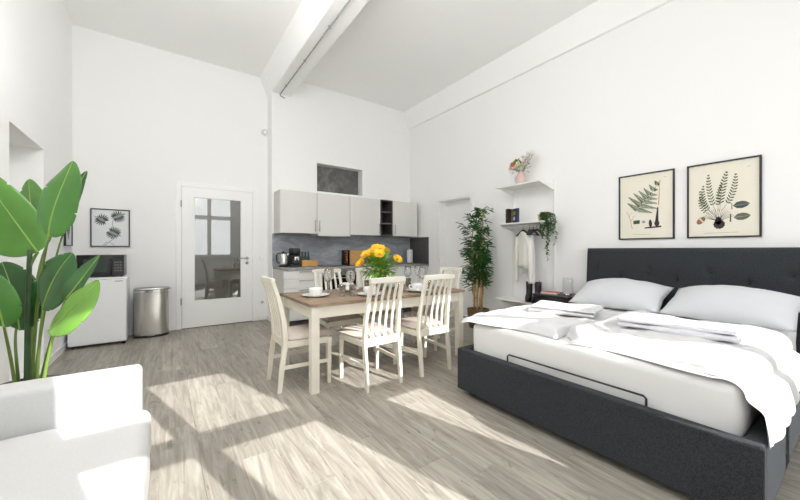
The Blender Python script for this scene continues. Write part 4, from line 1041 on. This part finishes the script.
def boot():
    t_ = thing('ankle_boot', (0, 0, 0), 'black leather ankle boot on the low shelf under the clothes', 'boot', 'pair of black boots')
    # toe toward local -x
    b = MB(); n = 18
    secs = [((.02, 0, .265), .052, .045), ((.02, 0, .20), .047, .041), ((.022, 0, .14), .045, .039), ((.01, 0, .095), .055, .040)]
    vs_ = []
    for c, rx, ry in secs:
        for k in range(n): a = 2 * PI * k / n; vs_.append((c[0] + rx * math.cos(a), c[1] + ry * math.sin(a), c[2]))
    for z in (.06, .022):
        for k in range(n):
            a = 2 * PI * k / n; ca, sa = math.cos(a), math.sin(a)
            x_ = .065 * ca if ca > 0 else .175 * ca; vs_.append((x_, (.043 if ca > 0 else .046) * sa, z if ca > -.3 else z * (1 - .12 * (-ca - .3)) + (.0 if z > .05 else 0)))
    fs_ = [(i * n + k, (i + 1) * n + k, (i + 1) * n + (k + 1) % n, i * n + (k + 1) % n) for i in range(len(secs) + 1) for k in range(n)] + [tuple(range((len(secs) + 1) * n, (len(secs) + 2) * n))]
    b.add(vs_, fs_); b.build('upper', BOOT, t_, smooth=True, solid=.003)
    q = MB(); q.prism([((.070 if math.cos(2 * PI * k / 24) > 0 else .182) * math.cos(2 * PI * k / 24), .050 * math.sin(2 * PI * k / 24)) for k in range(24)], .009, .021, 'z'); q.build('sole', BLACKP, t_)
    MB().box(.005, -.038, 0, .066, .038, .009).build('heel', BLACKP, t_, bevel=.003)
    MB().tube([(.075, 0, .23), (.085, 0, .262), (.074, 0, .28)], .004, 6).build('pull_loop', BOOT, t_)
    return t_
bt = boot(); bt.location = (4.13, 2.73, .494); bt.rotation_euler.z = math.radians(25)
b2 = copy_tree(bt); b2.location = (4.15, 2.615, .494); b2.rotation_euler.z = math.radians(10)
bt['label'] = 'black leather ankle boot on the low shelf under the cream blouse'; b2['label'] = 'black leather ankle boot on the low shelf next to the nightstand'

# ================================================================== BAMBOO
bmx, bmy = 3.98, 3.52
bm_ = thing('bamboo_plant', (bmx, bmy, 0), 'tall potted bamboo with tan canes beside the wall shelf', 'plant')
MB().lathe([(0, 0), (.13, 0), (.155, .12), (.165, .27), (.17, .285), (.15, .285), (.145, .25), (0, .25)], n=28).build('basket', WICK, bm_, smooth=True)
MB().lathe([(0, .251), (.14, .251), (.10, .262), (0, .266)], n=20).build('soil', SOIL, bm_, smooth=True)
canes = [(-.05, .03, 1.50), (.04, .04, 1.72), (.0, -.05, 1.78), (.06, -.03, 1.35), (-.06, -.03, 1.15), (.01, .08, 1.05)]
rr = random.Random(11); bl = MB()
def bam_leaf(b, base, d, L_, w):
    d = d.normalized(); s_ = d.cross(Vector((0, 0, 1)))
    if s_.length < .1: s_ = Vector((1, 0, 0))
    s_.normalize(); B = Vector(base); dr = Vector((0, 0, -1)) * L_
    p1 = B + d * L_ * .3 + dr * .02; p2 = B + d * L_ * .7 + dr * .10; tp_ = B + d * L_ * 1.0 + dr * .24
    b.add([B, p1 - s_ * w / 2, p2 - s_ * w * .4, tp_, p2 + s_ * w * .4, p1 + s_ * w / 2], [(0, 1, 2, 3), (0, 3, 4, 5)])
for cx_, cy_, H in canes:
    pts = [Vector((cx_, cy_, .25))]
    for j in range(1, 9):
        pts.append(Vector((cx_ * (1 + .35 * j / 8) + rr.uniform(-.012, .012), cy_ * (1 + .9 * j / 8) + rr.uniform(-.012, .012), .25 + (H - .25) * j / 8)))
    R_ = [.017 * (1 - .55 * j / 8) for j in range(9)]
    cn = MB().tube(pts, R_, 9).build('cane', BAMS, bm_, smooth=True)
    nd = MB()
    for j in range(1, 8): nd.tube([pts[j] - Vector((0, 0, .005)), pts[j] + Vector((0, 0, .005))], R_[j] + .003, 9)
    nd.build('cane_nodes', mat('cane_node', (.33, .21, .09), .6), cn, smooth=True)
    tw = MB()
    zs = .55 + rr.uniform(0, .12)
    while zs < H + .06:
        t = min(1, (zs - .25) / (H - .25)); i = min(7, int(t * 8)); base = pts[i].lerp(pts[i + 1], t * 8 - i)
        a = rr.uniform(0, 2 * PI); L_ = rr.uniform(.07, .19) * (.8 if zs < .8 else 1.0)
        e = base + Vector((math.cos(a) * L_, math.sin(a) * L_, rr.uniform(.02, .11)))
        if e.x > .17: e.x = .17
        if e.y > .26: e.y = .26
        if e.y < -.17: e.y = -.17
        tw.tube([base, base.lerp(e, .5) + Vector((0, 0, .02)), e], .0025, 4)
        for j in range(rr.randint(13, 18)):
            q = base.lerp(e, rr.uniform(.25, 1.05)); aa = a + rr.uniform(-1.5, 1.5)
            d = Vector((math.cos(aa), math.sin(aa), rr.uniform(-.25, .75)))
            if q.x > .10: d.x = -abs(d.x)
            if q.y < -.12: d.y = abs(d.y) * .3
            bam_leaf(bl, q, d, rr.uniform(.09, .16), rr.uniform(.020, .030))
        zs += rr.uniform(.035, .065)
    tw.build('twigs', STEMG, cn)
tag(bl.build('foliage', BAML, bm_, recalc=False), kind='stuff')

# ================================================================== DINING TABLE
TX0, TX1, TY0, TY1, TZ = .975, 2.775, 2.645, 3.555, .75
tb = thing('dining_table', ((TX0 + TX1) / 2, (TY0 + TY1) / 2, 0), 'long cream dining table with a brown washed plank top', 'table')
nb = 6; bw = (TY1 - TY0) / nb
pm = None
for k in range(nb):
    y0 = TY0 + bw * k
    # plank made along local Y, then turned to lie along the table
    b = MB().box(-bw / 2 + .0008, -(TX1 - TX0) / 2, 0, bw / 2 - .0008, (TX1 - TX0) / 2, .026)
    o = b.build('top_plank', TABLEW, tb, bevel=.002)
    if pm is None: pm = o.data
    o.data = pm
    o.location = (0, y0 + bw / 2 - (TY0 + TY1) / 2, TZ - .026); o.rotation_euler.z = PI / 2
for xx in (TX0 + .012, TX1 - .012 - .070):
    for yy in (TY0 + .012, TY1 - .012 - .070):
        MB().box(xx, yy, 0, xx + .070, yy + .070, TZ - .0265).build('leg', CREAM, tb, world=True, bevel=.004)
for yy in (TY0 + .025, TY1 - .025 - .022): MB().box(TX0 + .083, yy, TZ - .125, TX1 - .083, yy + .022, TZ - .0265).build('apron', CREAM, tb, world=True, bevel=.002)
for xx in (TX0 + .025, TX1 - .025 - .022): MB().box(xx, TY0 + .083, TZ - .125, xx + .022, TY1 - .083, TZ - .0265).build('apron', CREAM, tb, world=True, bevel=.002)

def make_chair():
    t_ = thing('dining_chair', (0, 0, 0), 'x', 'chair', 'cream dining chairs')
    for s_ in (-1, 1):
        b = MB()
        # rear leg and back post as one continuous splayed piece
        prof = [(-.258, 0.0), (-.235, .22), (-.208, .42), (-.222, .60), (-.265, .80), (-.305, .925)]
        xs = [.178, .178, .178, .172, .163, .156]
        vs_, fs_ = [], []
        for (y, z), x_ in zip(prof, xs):
            wd = .030 if z > .1 else .028; dp = .042 if .2 < z < .7 else .034
            for i, j in ((-1, -1), (1, -1), (1, 1), (-1, 1)): vs_.append((s_ * x_ + i * wd / 2, y + j * dp / 2, z))
        for i in range(len(prof) - 1):
            for k in range(4): fs_.append((i * 4 + k, i * 4 + (k + 1) % 4, i * 4 + 4 + (k + 1) % 4, i * 4 + 4 + k))
        fs_ += [(3, 2, 1, 0), tuple(range(len(prof) * 4 - 4, len(prof) * 4))]
        b.add(vs_, fs_); b.build('back_post', CREAM, t_, bevel=.004)
        MB().bar((s_ * .200, .175, 0), (s_ * .200, .175, .415), .030, .030, up=(0, 1, 0), w2=.036, d2=.036).build('leg', CREAM, t_, bevel=.004)
        MB().bar((s_ * .180, -.232, .205), (s_ * .200, .16, .205), .016, .032, up=(0, 0, 1)).build('stretcher', CREAM, t_, bevel=.003)
        MB().bar((s_ * .181, -.19, .395), (s_ * .203, .158, .395), .020, .055, up=(0, 0, 1)).build('seat_rail', CREAM, t_, bevel=.003)
    MB().bar((-.162, -.21, .40), (.162, -.21, .40), .022, .07, up=(0, 0, 1)).build('seat_rail', CREAM, t_, bevel=.003)
    MB().bar((-.182, .178, .395), (.182, .178, .395), .022, .055, up=(0, 0, 1)).build('seat_rail', CREAM, t_, bevel=.003)
    # top rail, gently bowed
    def top(u):
        x_ = -.184 + .368 * u; return x_, -.310 - .016 * (1 - (2 * u - 1) ** 2)
    b = MB(); n = 12; vs_, fs_ = [], []
    for i in range(n + 1):
        x_, y_ = top(i / n); ar = .006 * (1 - (2 * i / n - 1) ** 2)
        for dy, dz in ((-.017, .918), (.017, .918), (.017, .962 + ar), (-.017, .962 + ar)): vs_.append((x_, y_ + dy, dz))
    for i in range(n):
        for k in range(4): fs_.append((i * 4 + k, i * 4 + (k + 1) % 4, i * 4 + 4 + (k + 1) % 4, i * 4 + 4 + k))
    fs_ += [(3, 2, 1, 0), (n * 4, n * 4 + 1, n * 4 + 2, n * 4 + 3)]
    b.add(vs_, fs_); b.build('top_rail', CREAM, t_, bevel=.006)
    for k in range(4):
        x_ = -.105 + .070 * k; b = MB(); vs_, fs_ = [], []
        prof = [(-.209, .43), (-.226, .60), (-.272, .80), (-.318, .92)]
        for (y, z) in prof:
            xx = x_ * (1.0 - .22 * (z - .43))
            for i, j in ((-1, -1), (1, -1), (1, 1), (-1, 1)): vs_.append((xx + i * .0115, y + j * .007, z))
        for i in range(3):
            for q in range(4): fs_.append((i * 4 + q, i * 4 + (q + 1) % 4, i * 4 + 4 + (q + 1) % 4, i * 4 + 4 + q))
        fs_ += [(3, 2, 1, 0), (12, 13, 14, 15)]
        b.add(vs_, fs_); b.build('slat', CREAM, t_, bevel=.002)
    # upholstered seat
    def seat(u, v, sg):
        a, b_ = u * 2 - 1, v * 2 - 1
        hw = .183 + .045 * v; x_ = a * hw; y_ = -.185 + .40 * v
        k = max(0, 1 - abs(a) ** 5) ** .5 * max(0, 1 - abs(b_) ** 5) ** .5
        return (x_, y_ + .012 * (1 - a * a) * v, .4355 + (.044 * k if sg > 0 else 0))
    b = MB(); b.grid(lambda u, v: seat(u, v, 1), 16, 16); b.grid(lambda u, v: seat(u, v, -1), 16, 16)
    weld(b.build('seat', SEATF, t_, smooth=True))
    return t_
ch0 = make_chair()
spots = [(1.040, 3.03, -PI / 2, 'cream slat-back dining chair at the table end facing the plant corner'),
         (1.560, 2.705, .03, 'cream slat-back dining chair at the table beside the first corner leg on the bed side'),
         (2.168, 2.700, -.02, 'cream slat-back dining chair at the table next to the bed corner'),
         (1.630, 3.55, PI, 'cream slat-back dining chair on the kitchen side in front of the oven'),
         (2.22, 3.56, PI + .04, 'cream slat-back dining chair on the kitchen side behind the flowers'),
         (2.79, 3.19, PI / 2 + .06, 'cream slat-back dining chair at the table end near the bamboo')]
for i, (x_, y_, rz, lb) in enumerate(spots):
    o = ch0 if i == 0 else copy_tree(ch0)
    o.location = (x_, y_, 0); o.rotation_euler = (0, 0, rz); o['label'] = lb
ch0['label'] = 'cream slat-back dining chair at the table end toward the glass door'

# place settings
TT = TZ + .0012
def make_plate():
    return tag(MB().lathe([(0, 0), (.075, 0), (.08, .004), (.125, .018), (.128, .021), (.124, .022), (.08, .009), (0, .007)], n=32).build('dinner_plate', CERAM, smooth=True), 'x', 'plate', 'white plates on the dining table')
def make_cup():
    t_ = thing('bowl_cup', (0, 0, 0), 'x', 'cup', 'white cups on the dining table')
    MB().lathe([(0, 0), (.035, 0), (.037, .006), (.055, .025), (.064, .055), (.066, .075), (.062, .076), (.058, .055), (.05, .03), (.03, .014), (0, .012)], n=28).build('body', CERAM, t_, smooth=True)
    MB().tube([(.062, 0, .06), (.088, 0, .062), (.092, 0, .042), (.078, 0, .026), (.054, 0, .026)], .006, 8).build('handle', CERAM, t_, smooth=True)
    return t_
def make_wine():
    t_ = thing('wine_glass', (0, 0, 0), 'x', 'glass', 'wine glasses on the dining table')
    MB().lathe([(0, 0), (.035, 0), (.034, .003), (.006, .008), (.004, .02), (.004, .085), (.008, .092), (0, .093)], n=20).build('stem', DRINK, t_, smooth=True)
    MB().lathe([(.004, .094), (.025, .102), (.038, .125), (.041, .15), (.037, .185), (.033, .205), (.0318, .205), (.0357, .184), (.0397, .15), (.0367, .126), (.024, .1035), (.0, .096)], n=24).build('bowl', DRINK, t_, smooth=True)
    return t_
def make_tumbler():
    return tag(MB().lathe([(0, 0), (.030, 0), (.036, .11), (.0345, .11), (.029, .006), (0, .006)], n=22).build('water_glass', DRINK, smooth=True), 'x', 'glass', 'water glasses on the dining table')
pl0, cu0, wi0, tu0 = make_plate(), make_cup(), make_wine(), make_tumbler()
sets = [(1.19, 3.09, 0, 'by the chair at the end toward the glass door'), (1.66, 2.86, 0, 'by the chair at the corner leg'), (2.24, 2.84, 0, 'by the chair next to the bed corner'),
        (1.66, 3.35, 0, 'by the chair in front of the oven'), (2.22, 3.36, 0, 'by the chair behind the flowers'), (2.60, 3.12, 0, 'by the table end near the bamboo')]
offs = [(.17, -.20, .20, .13), (.19, .13, -.12, .17), (.17, .12, -.14, .14), (-.20, -.10, .19, -.12), (.22, -.08, .18, -.14), (-.13, .22, -.16, -.2)]
offs[0] = (.20, .17, .22, -.12); offs[1] = (-.13, .17, -.16, .06); offs[3] = (-.16, .12, .19, -.10); offs[5] = (.06, .24, -.10, -.2)
for i, (x_, y_, r_, where) in enumerate(sets):
    first = i == 0
    p = pl0 if first else copy_tree(pl0); p.location = (x_, y_, TT); p['label'] = 'white dinner plate under a cup ' + where
    c = cu0 if first else copy_tree(cu0); c.location = (x_, y_, TT + .0078); c.rotation_euler.z = .8 + i; c['label'] = 'white wide cup on a plate ' + where
    a, b_, c2, d2_ = offs[i]
    w = wi0 if first else copy_tree(wi0); w.scale = (1.15, 1.15, 1.22); w.location = (x_ + a, y_ + b_, TT); w['label'] = 'clear wine glass ' + where
    t2 = tu0 if first else copy_tree(tu0); t2.location = (x_ + c2, y_ + d2_, TT); t2['label'] = 'clear water glass ' + where
# bouquet on the table
bq = thing('flower_vase', (1.93, 3.10, TT), 'glass vase with yellow orange-hearted flowers on the dining table', 'vase')
MB().lathe([(0, 0), (.045, 0), (.05, .01), (.045, .10), (.05, .19), (.047, .19), (.042, .10), (.046, .014), (0, .012)], n=24).build('vase_body', DRINK, bq, smooth=True)
cr = Vector((math.cos(-YAW), math.sin(-YAW), 0))    # an axis in the room along which the bouquet spreads
fw_ = Vector((math.sin(YAW), math.cos(YAW), 0))
hd = [(-.155, .395, -.05, .052, 1), (-.105, .415, -.02, .052, 0), (-.05, .47, .02, .05, 0), (.0, .455, -.02, .055, 0), (-.005, .40, -.09, .056, 1), (-.215, .30, .0, .052, 0), (.185, .345, .0, .052, 0), (-.10, .36, .09, .05, 0), (.05, .43, .08, .05, 0)]
st = MB()
for i, (s_, z_, f_, r_, ht) in enumerate(hd):
    r_ *= 1.12
    c = cr * s_ + fw_ * f_ + Vector((0, 0, z_)); ax = cr * s_ * 2.2 - fw_ * (.55 if f_ < .05 else -.5) + Vector((0, 0, .55))
    petals(c, r_, 9, .35, YELLOW, 'flower', bq, 3, heart=ORANGE if ht or i % 3 == 0 else mat('amber_heart', (.75, .32, .01), .7), axis=ax, seed=20 + i)
    st.tube([(0, 0, .02), (cr * s_ * .25 + Vector((0, 0, .2))), c - ax.normalized() * .01], .0045, 6)
dang = cr * -.17 + Vector((0, 0, .13))
st.tube([(0, 0, .22), cr * -.10 + Vector((0, 0, .22)), dang], .006, 6)
st.build('stems', FLEAF, bq, smooth=True)
lb_ = MB(); rr = random.Random(5)
for k in range(330):
    a = rr.uniform(0, 2 * PI); e = rr.uniform(-.25, 1.3); d = Vector((math.cos(a) * math.cos(e), math.sin(a) * math.cos(e), math.sin(e)))
    s0 = Vector((0, 0, .22)) + Vector((d.x * .17, d.y * .17, d.z * .20)) * rr.uniform(.1, 1.0)
    leafquad(lb_, s0, d + Vector((rr.uniform(-.6, .6), rr.uniform(-.6, .6), rr.uniform(-.4, .4))), rr.uniform(.06, .11), rr.uniform(.03, .05), droop=.3)
tag(lb_.build('leaves', FLEAF, bq, recalc=False), kind='stuff')

# ================================================================== SOFA
sf = thing('sofa', (-.52, 1.1, 0), 'white fabric sofa along the side wall with broad arms', 'sofa')
SX0, SX1 = -.965, -.098
weld(soft_box(SX0, 1.89, .07, SX1 + .012, 2.03, .660, .028, .003, 30, 10, 22, 1).build('arm', SOFA, sf, world=True, smooth=True))
weld(soft_box(SX0, -.16, .07, SX1 + .012, -.02, .660, .028, .003, 30, 10, 22, 2).build('arm', SOFA, sf, world=True, smooth=True))
weld(soft_box(SX0, -.015, .07, SX0 + .22, 1.885, .82, .06, .006, 10, 36, 24, 3).build('backrest', SOFA, sf, world=True, smooth=True))
weld(soft_box(SX0 + .222, -.013, .07, SX1 - .01, 1.883, .30, .03, .004, 24, 36, 10, 4).build('base', SOFA, sf, world=True, smooth=True))
weld(soft_box(SX0 + .224, .938, .302, SX1 + .048, 1.882, .498, .045, .006, 26, 30, 10, 5).build('seat_cushion', SOFA, sf, world=True, smooth=True))
weld(soft_box(SX0 + .224, -.01, .302, SX1 + .048, .932, .498, .045, .006, 26, 30, 10, 6).build('seat_cushion', SOFA, sf, world=True, smooth=True))
for xx in (SX0 + .08, SX1 - .06):
    for yy in (-.16, 1.94): MB().lathe([(0, 0), (.018, 0), (.025, .075), (0, .075)], (xx, yy, 0), 12).build('leg', BLACKP, sf, world=True)

# ================================================================== BANANA PLANT
px_, py_ = -.615, 2.62
bp_ = thing('banana_plant', (px_, py_, 0), 'large-leaved green banana plant in a pot behind the sofa arm', 'plant')
MB().lathe([(0, 0), (.12, 0), (.135, .20), (.145, .46), (.148, .475), (.135, .475), (.13, .45), (0, .45)], n=30).build('pot', POTG, bp_, smooth=True)
MB().lathe([(0, .451), (.128, .451), (.09, .475), (0, .485)], n=20).build('soil', SOIL, bp_, smooth=True)
Fv = Vector((math.sin(YAW), math.cos(YAW), 0)); Rv = Vector((math.cos(YAW), -math.sin(YAW), 0))
def at(px, py, depth):
    """room point seen at that place of the photo, depth metres ahead (used once, to place the plant in the room)"""
    return Fv * depth + Rv * ((px - 400) / F_PX * depth) + Vector((0, 0, HC + (250 - py) / F_PX * depth)) - Vector((px_, py_, 0))
def bez(P_, t):
    P_ = [Vector(p) for p in P_]
    while len(P_) > 1: P_ = [P_[i].lerp(P_[i + 1], t) for i in range(len(P_) - 1)]
    return P_[0]
def banana_leaf(mid, wmax, m, nrm, fold=.25, seed=0, left=1.0, right=1.0, curl=.10, peak=.42, stem_r=.006, notch=.5):
    """mid: control points base->tip; nrm: direction the blade faces; left/right: share of the width on each side"""
    n, k = 64, 8; b = MB(); rr = random.Random(seed); nrm = Vector(nrm).normalized(); jag = [rr.random() for _ in range(2 * n + 4)]
    cents, sides, ups = [], [], []
    for i in range(n + 1):
        t = i / n; c = bez(mid, t); tg = (bez(mid, min(1, t + .02)) - bez(mid, max(0, t - .02))).normalized()
        s_ = tg.cross(nrm).normalized(); u = s_.cross(tg).normalized(); cents.append(c); sides.append(s_); ups.append(u)
    def W(t):
        w = math.sin(PI * t ** (math.log(.5) / math.log(peak))) if 0 < t < 1 else 0
        return max(w, 0) ** .62
    def fn(a, bb):
        i = round(a * n); j = bb * 2 - 1; t = i / n; w = wmax * W(t) * (left if j < 0 else right)
        ed = abs(j)
        tear = notch * .26 * (jag[i + (0 if j < 0 else n)] > .955) * ed ** 3
        x_ = j * w / 2 * (1 - tear)
        z_ = fold * abs(x_) - curl * wmax * (abs(j) ** 2.5) * W(t) + .0025 * math.sin(t * 13 + (1 if j > 0 else 0)) * ed * ed
        return cents[i] + sides[i] * x_ + ups[i] * z_
    b.grid(fn, n, k * 2)
    o = b.build('leaf', m, bp_, smooth=True, solid=.0016, recalc=False)
    MB().tube([cents[i] + ups[i] * .001 for i in range(0, n + 1, 2)], [.0042 * (1 - .8 * i / n) + .0006 for i in range(0, n + 1, 2)], 6).build('midrib', RIB, o, smooth=True)
    return o
def stalk(pts, r0, r1, m=STEMG, name='stalk'):
    n = 14; MB().tube([bez(pts, i / n) for i in range(n + 1)], [r0 + (r1 - r0) * i / n for i in range(n + 1)], 8).build(name, m, bp_, smooth=True)
D0 = 1.783
base = lambda px, dd=0: at(px, 382, D0 + dd) + Vector((0, 0, -.05))
tc_ = -Fv + Vector((0, 0, .15))       # toward the room
# upright main leaf
banana_leaf([at(49, 236, 1.64), at(50, 212, 1.60), at(62, 188, 1.60), at(73, 161, 1.66)], .205, LEAF, tc_, .10, 1, 1.0, 1.05, .10, .40)
banana_leaf([at(64, 226, 1.92), at(72, 203, 1.93), at(77, 184, 1.95), at(87, 171, 1.98)], .055, LEAFD, tc_ + Rv * 1.2, .5, 2, 1, 1, .0, .45)
# leaf behind it
banana_leaf([at(46, 247, 1.96), at(36, 232, 1.94), at(29, 205, 1.94), at(29, 179, 1.98)], .225, LEAF2, tc_ - Rv * .1, .12, 3, 1.0, 1.0, .06, .50)
# large leaf reaching out of the frame
banana_leaf([at(38, 252, 1.76), at(24, 234, 1.74), at(4, 205, 1.72), at(-26, 165, 1.72)], .33, LEAF2, tc_ + Rv * .15, .10, 14, 1.08, .62, .08, .42)
# mid right
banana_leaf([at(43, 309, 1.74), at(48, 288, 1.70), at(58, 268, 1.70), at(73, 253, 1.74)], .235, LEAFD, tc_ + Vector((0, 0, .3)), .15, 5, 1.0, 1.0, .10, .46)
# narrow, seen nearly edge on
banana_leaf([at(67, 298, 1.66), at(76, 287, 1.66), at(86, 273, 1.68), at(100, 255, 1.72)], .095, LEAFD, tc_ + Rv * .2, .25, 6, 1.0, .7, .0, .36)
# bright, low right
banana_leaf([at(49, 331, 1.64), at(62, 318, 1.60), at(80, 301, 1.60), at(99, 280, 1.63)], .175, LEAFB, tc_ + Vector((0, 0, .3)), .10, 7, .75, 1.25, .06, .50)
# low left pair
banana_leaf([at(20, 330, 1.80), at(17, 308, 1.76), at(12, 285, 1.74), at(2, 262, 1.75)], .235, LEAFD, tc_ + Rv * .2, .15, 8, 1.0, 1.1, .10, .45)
banana_leaf([at(4, 327, 1.66), at(1, 310, 1.62), at(-6, 292, 1.60), at(-20, 268, 1.60)], .17, LEAF, tc_ + Rv * .3, .15, 9, 1, 1, .1, .45)
# trunk and stalks
stalk([base(27), at(27.5, 330, D0), at(28, 285, 1.76), at(30, 250, 1.74)],   .0135, .010, TRUNK, 'trunk')
stalk([base(31, .04), at(35, 320, 1.80), at(40, 270, 1.76), at(49, 236, 1.64)], .009, .005)
stalk([base(29, .09), at(30, 320, 1.85), at(36, 270, 1.92), at(46, 247, 1.96)], .009, .005)
stalk([at(29, 268, 1.75), at(32, 260, 1.75), at(38, 252, 1.76)], .009, .006)
stalk([base(36, .0), at(39, 345, 1.76), at(41, 325, 1.75), at(43, 309, 1.74)], .008, .005)
stalk([base(42, -.03), at(47, 358, 1.70), at(53, 338, 1.66), at(56, 325, 1.62)], .008, .005, RIB)
stalk([base(38, .08), at(52, 330, 1.82), at(62, 306, 1.70), at(67, 298, 1.66)], .007, .004)
stalk([base(33, .12), at(44, 300, 1.90), at(56, 252, 1.92), at(64, 232, 1.92)], .007, .004)
stalk([base(19, .03), at(17, 358, 1.78), at(13, 342, 1.79), at(17, 325, 1.80)], .008, .005)
stalk([base(16, -.04), at(10, 350, 1.70), at(6, 338, 1.65), at(4, 327, 1.60)], .008, .005)
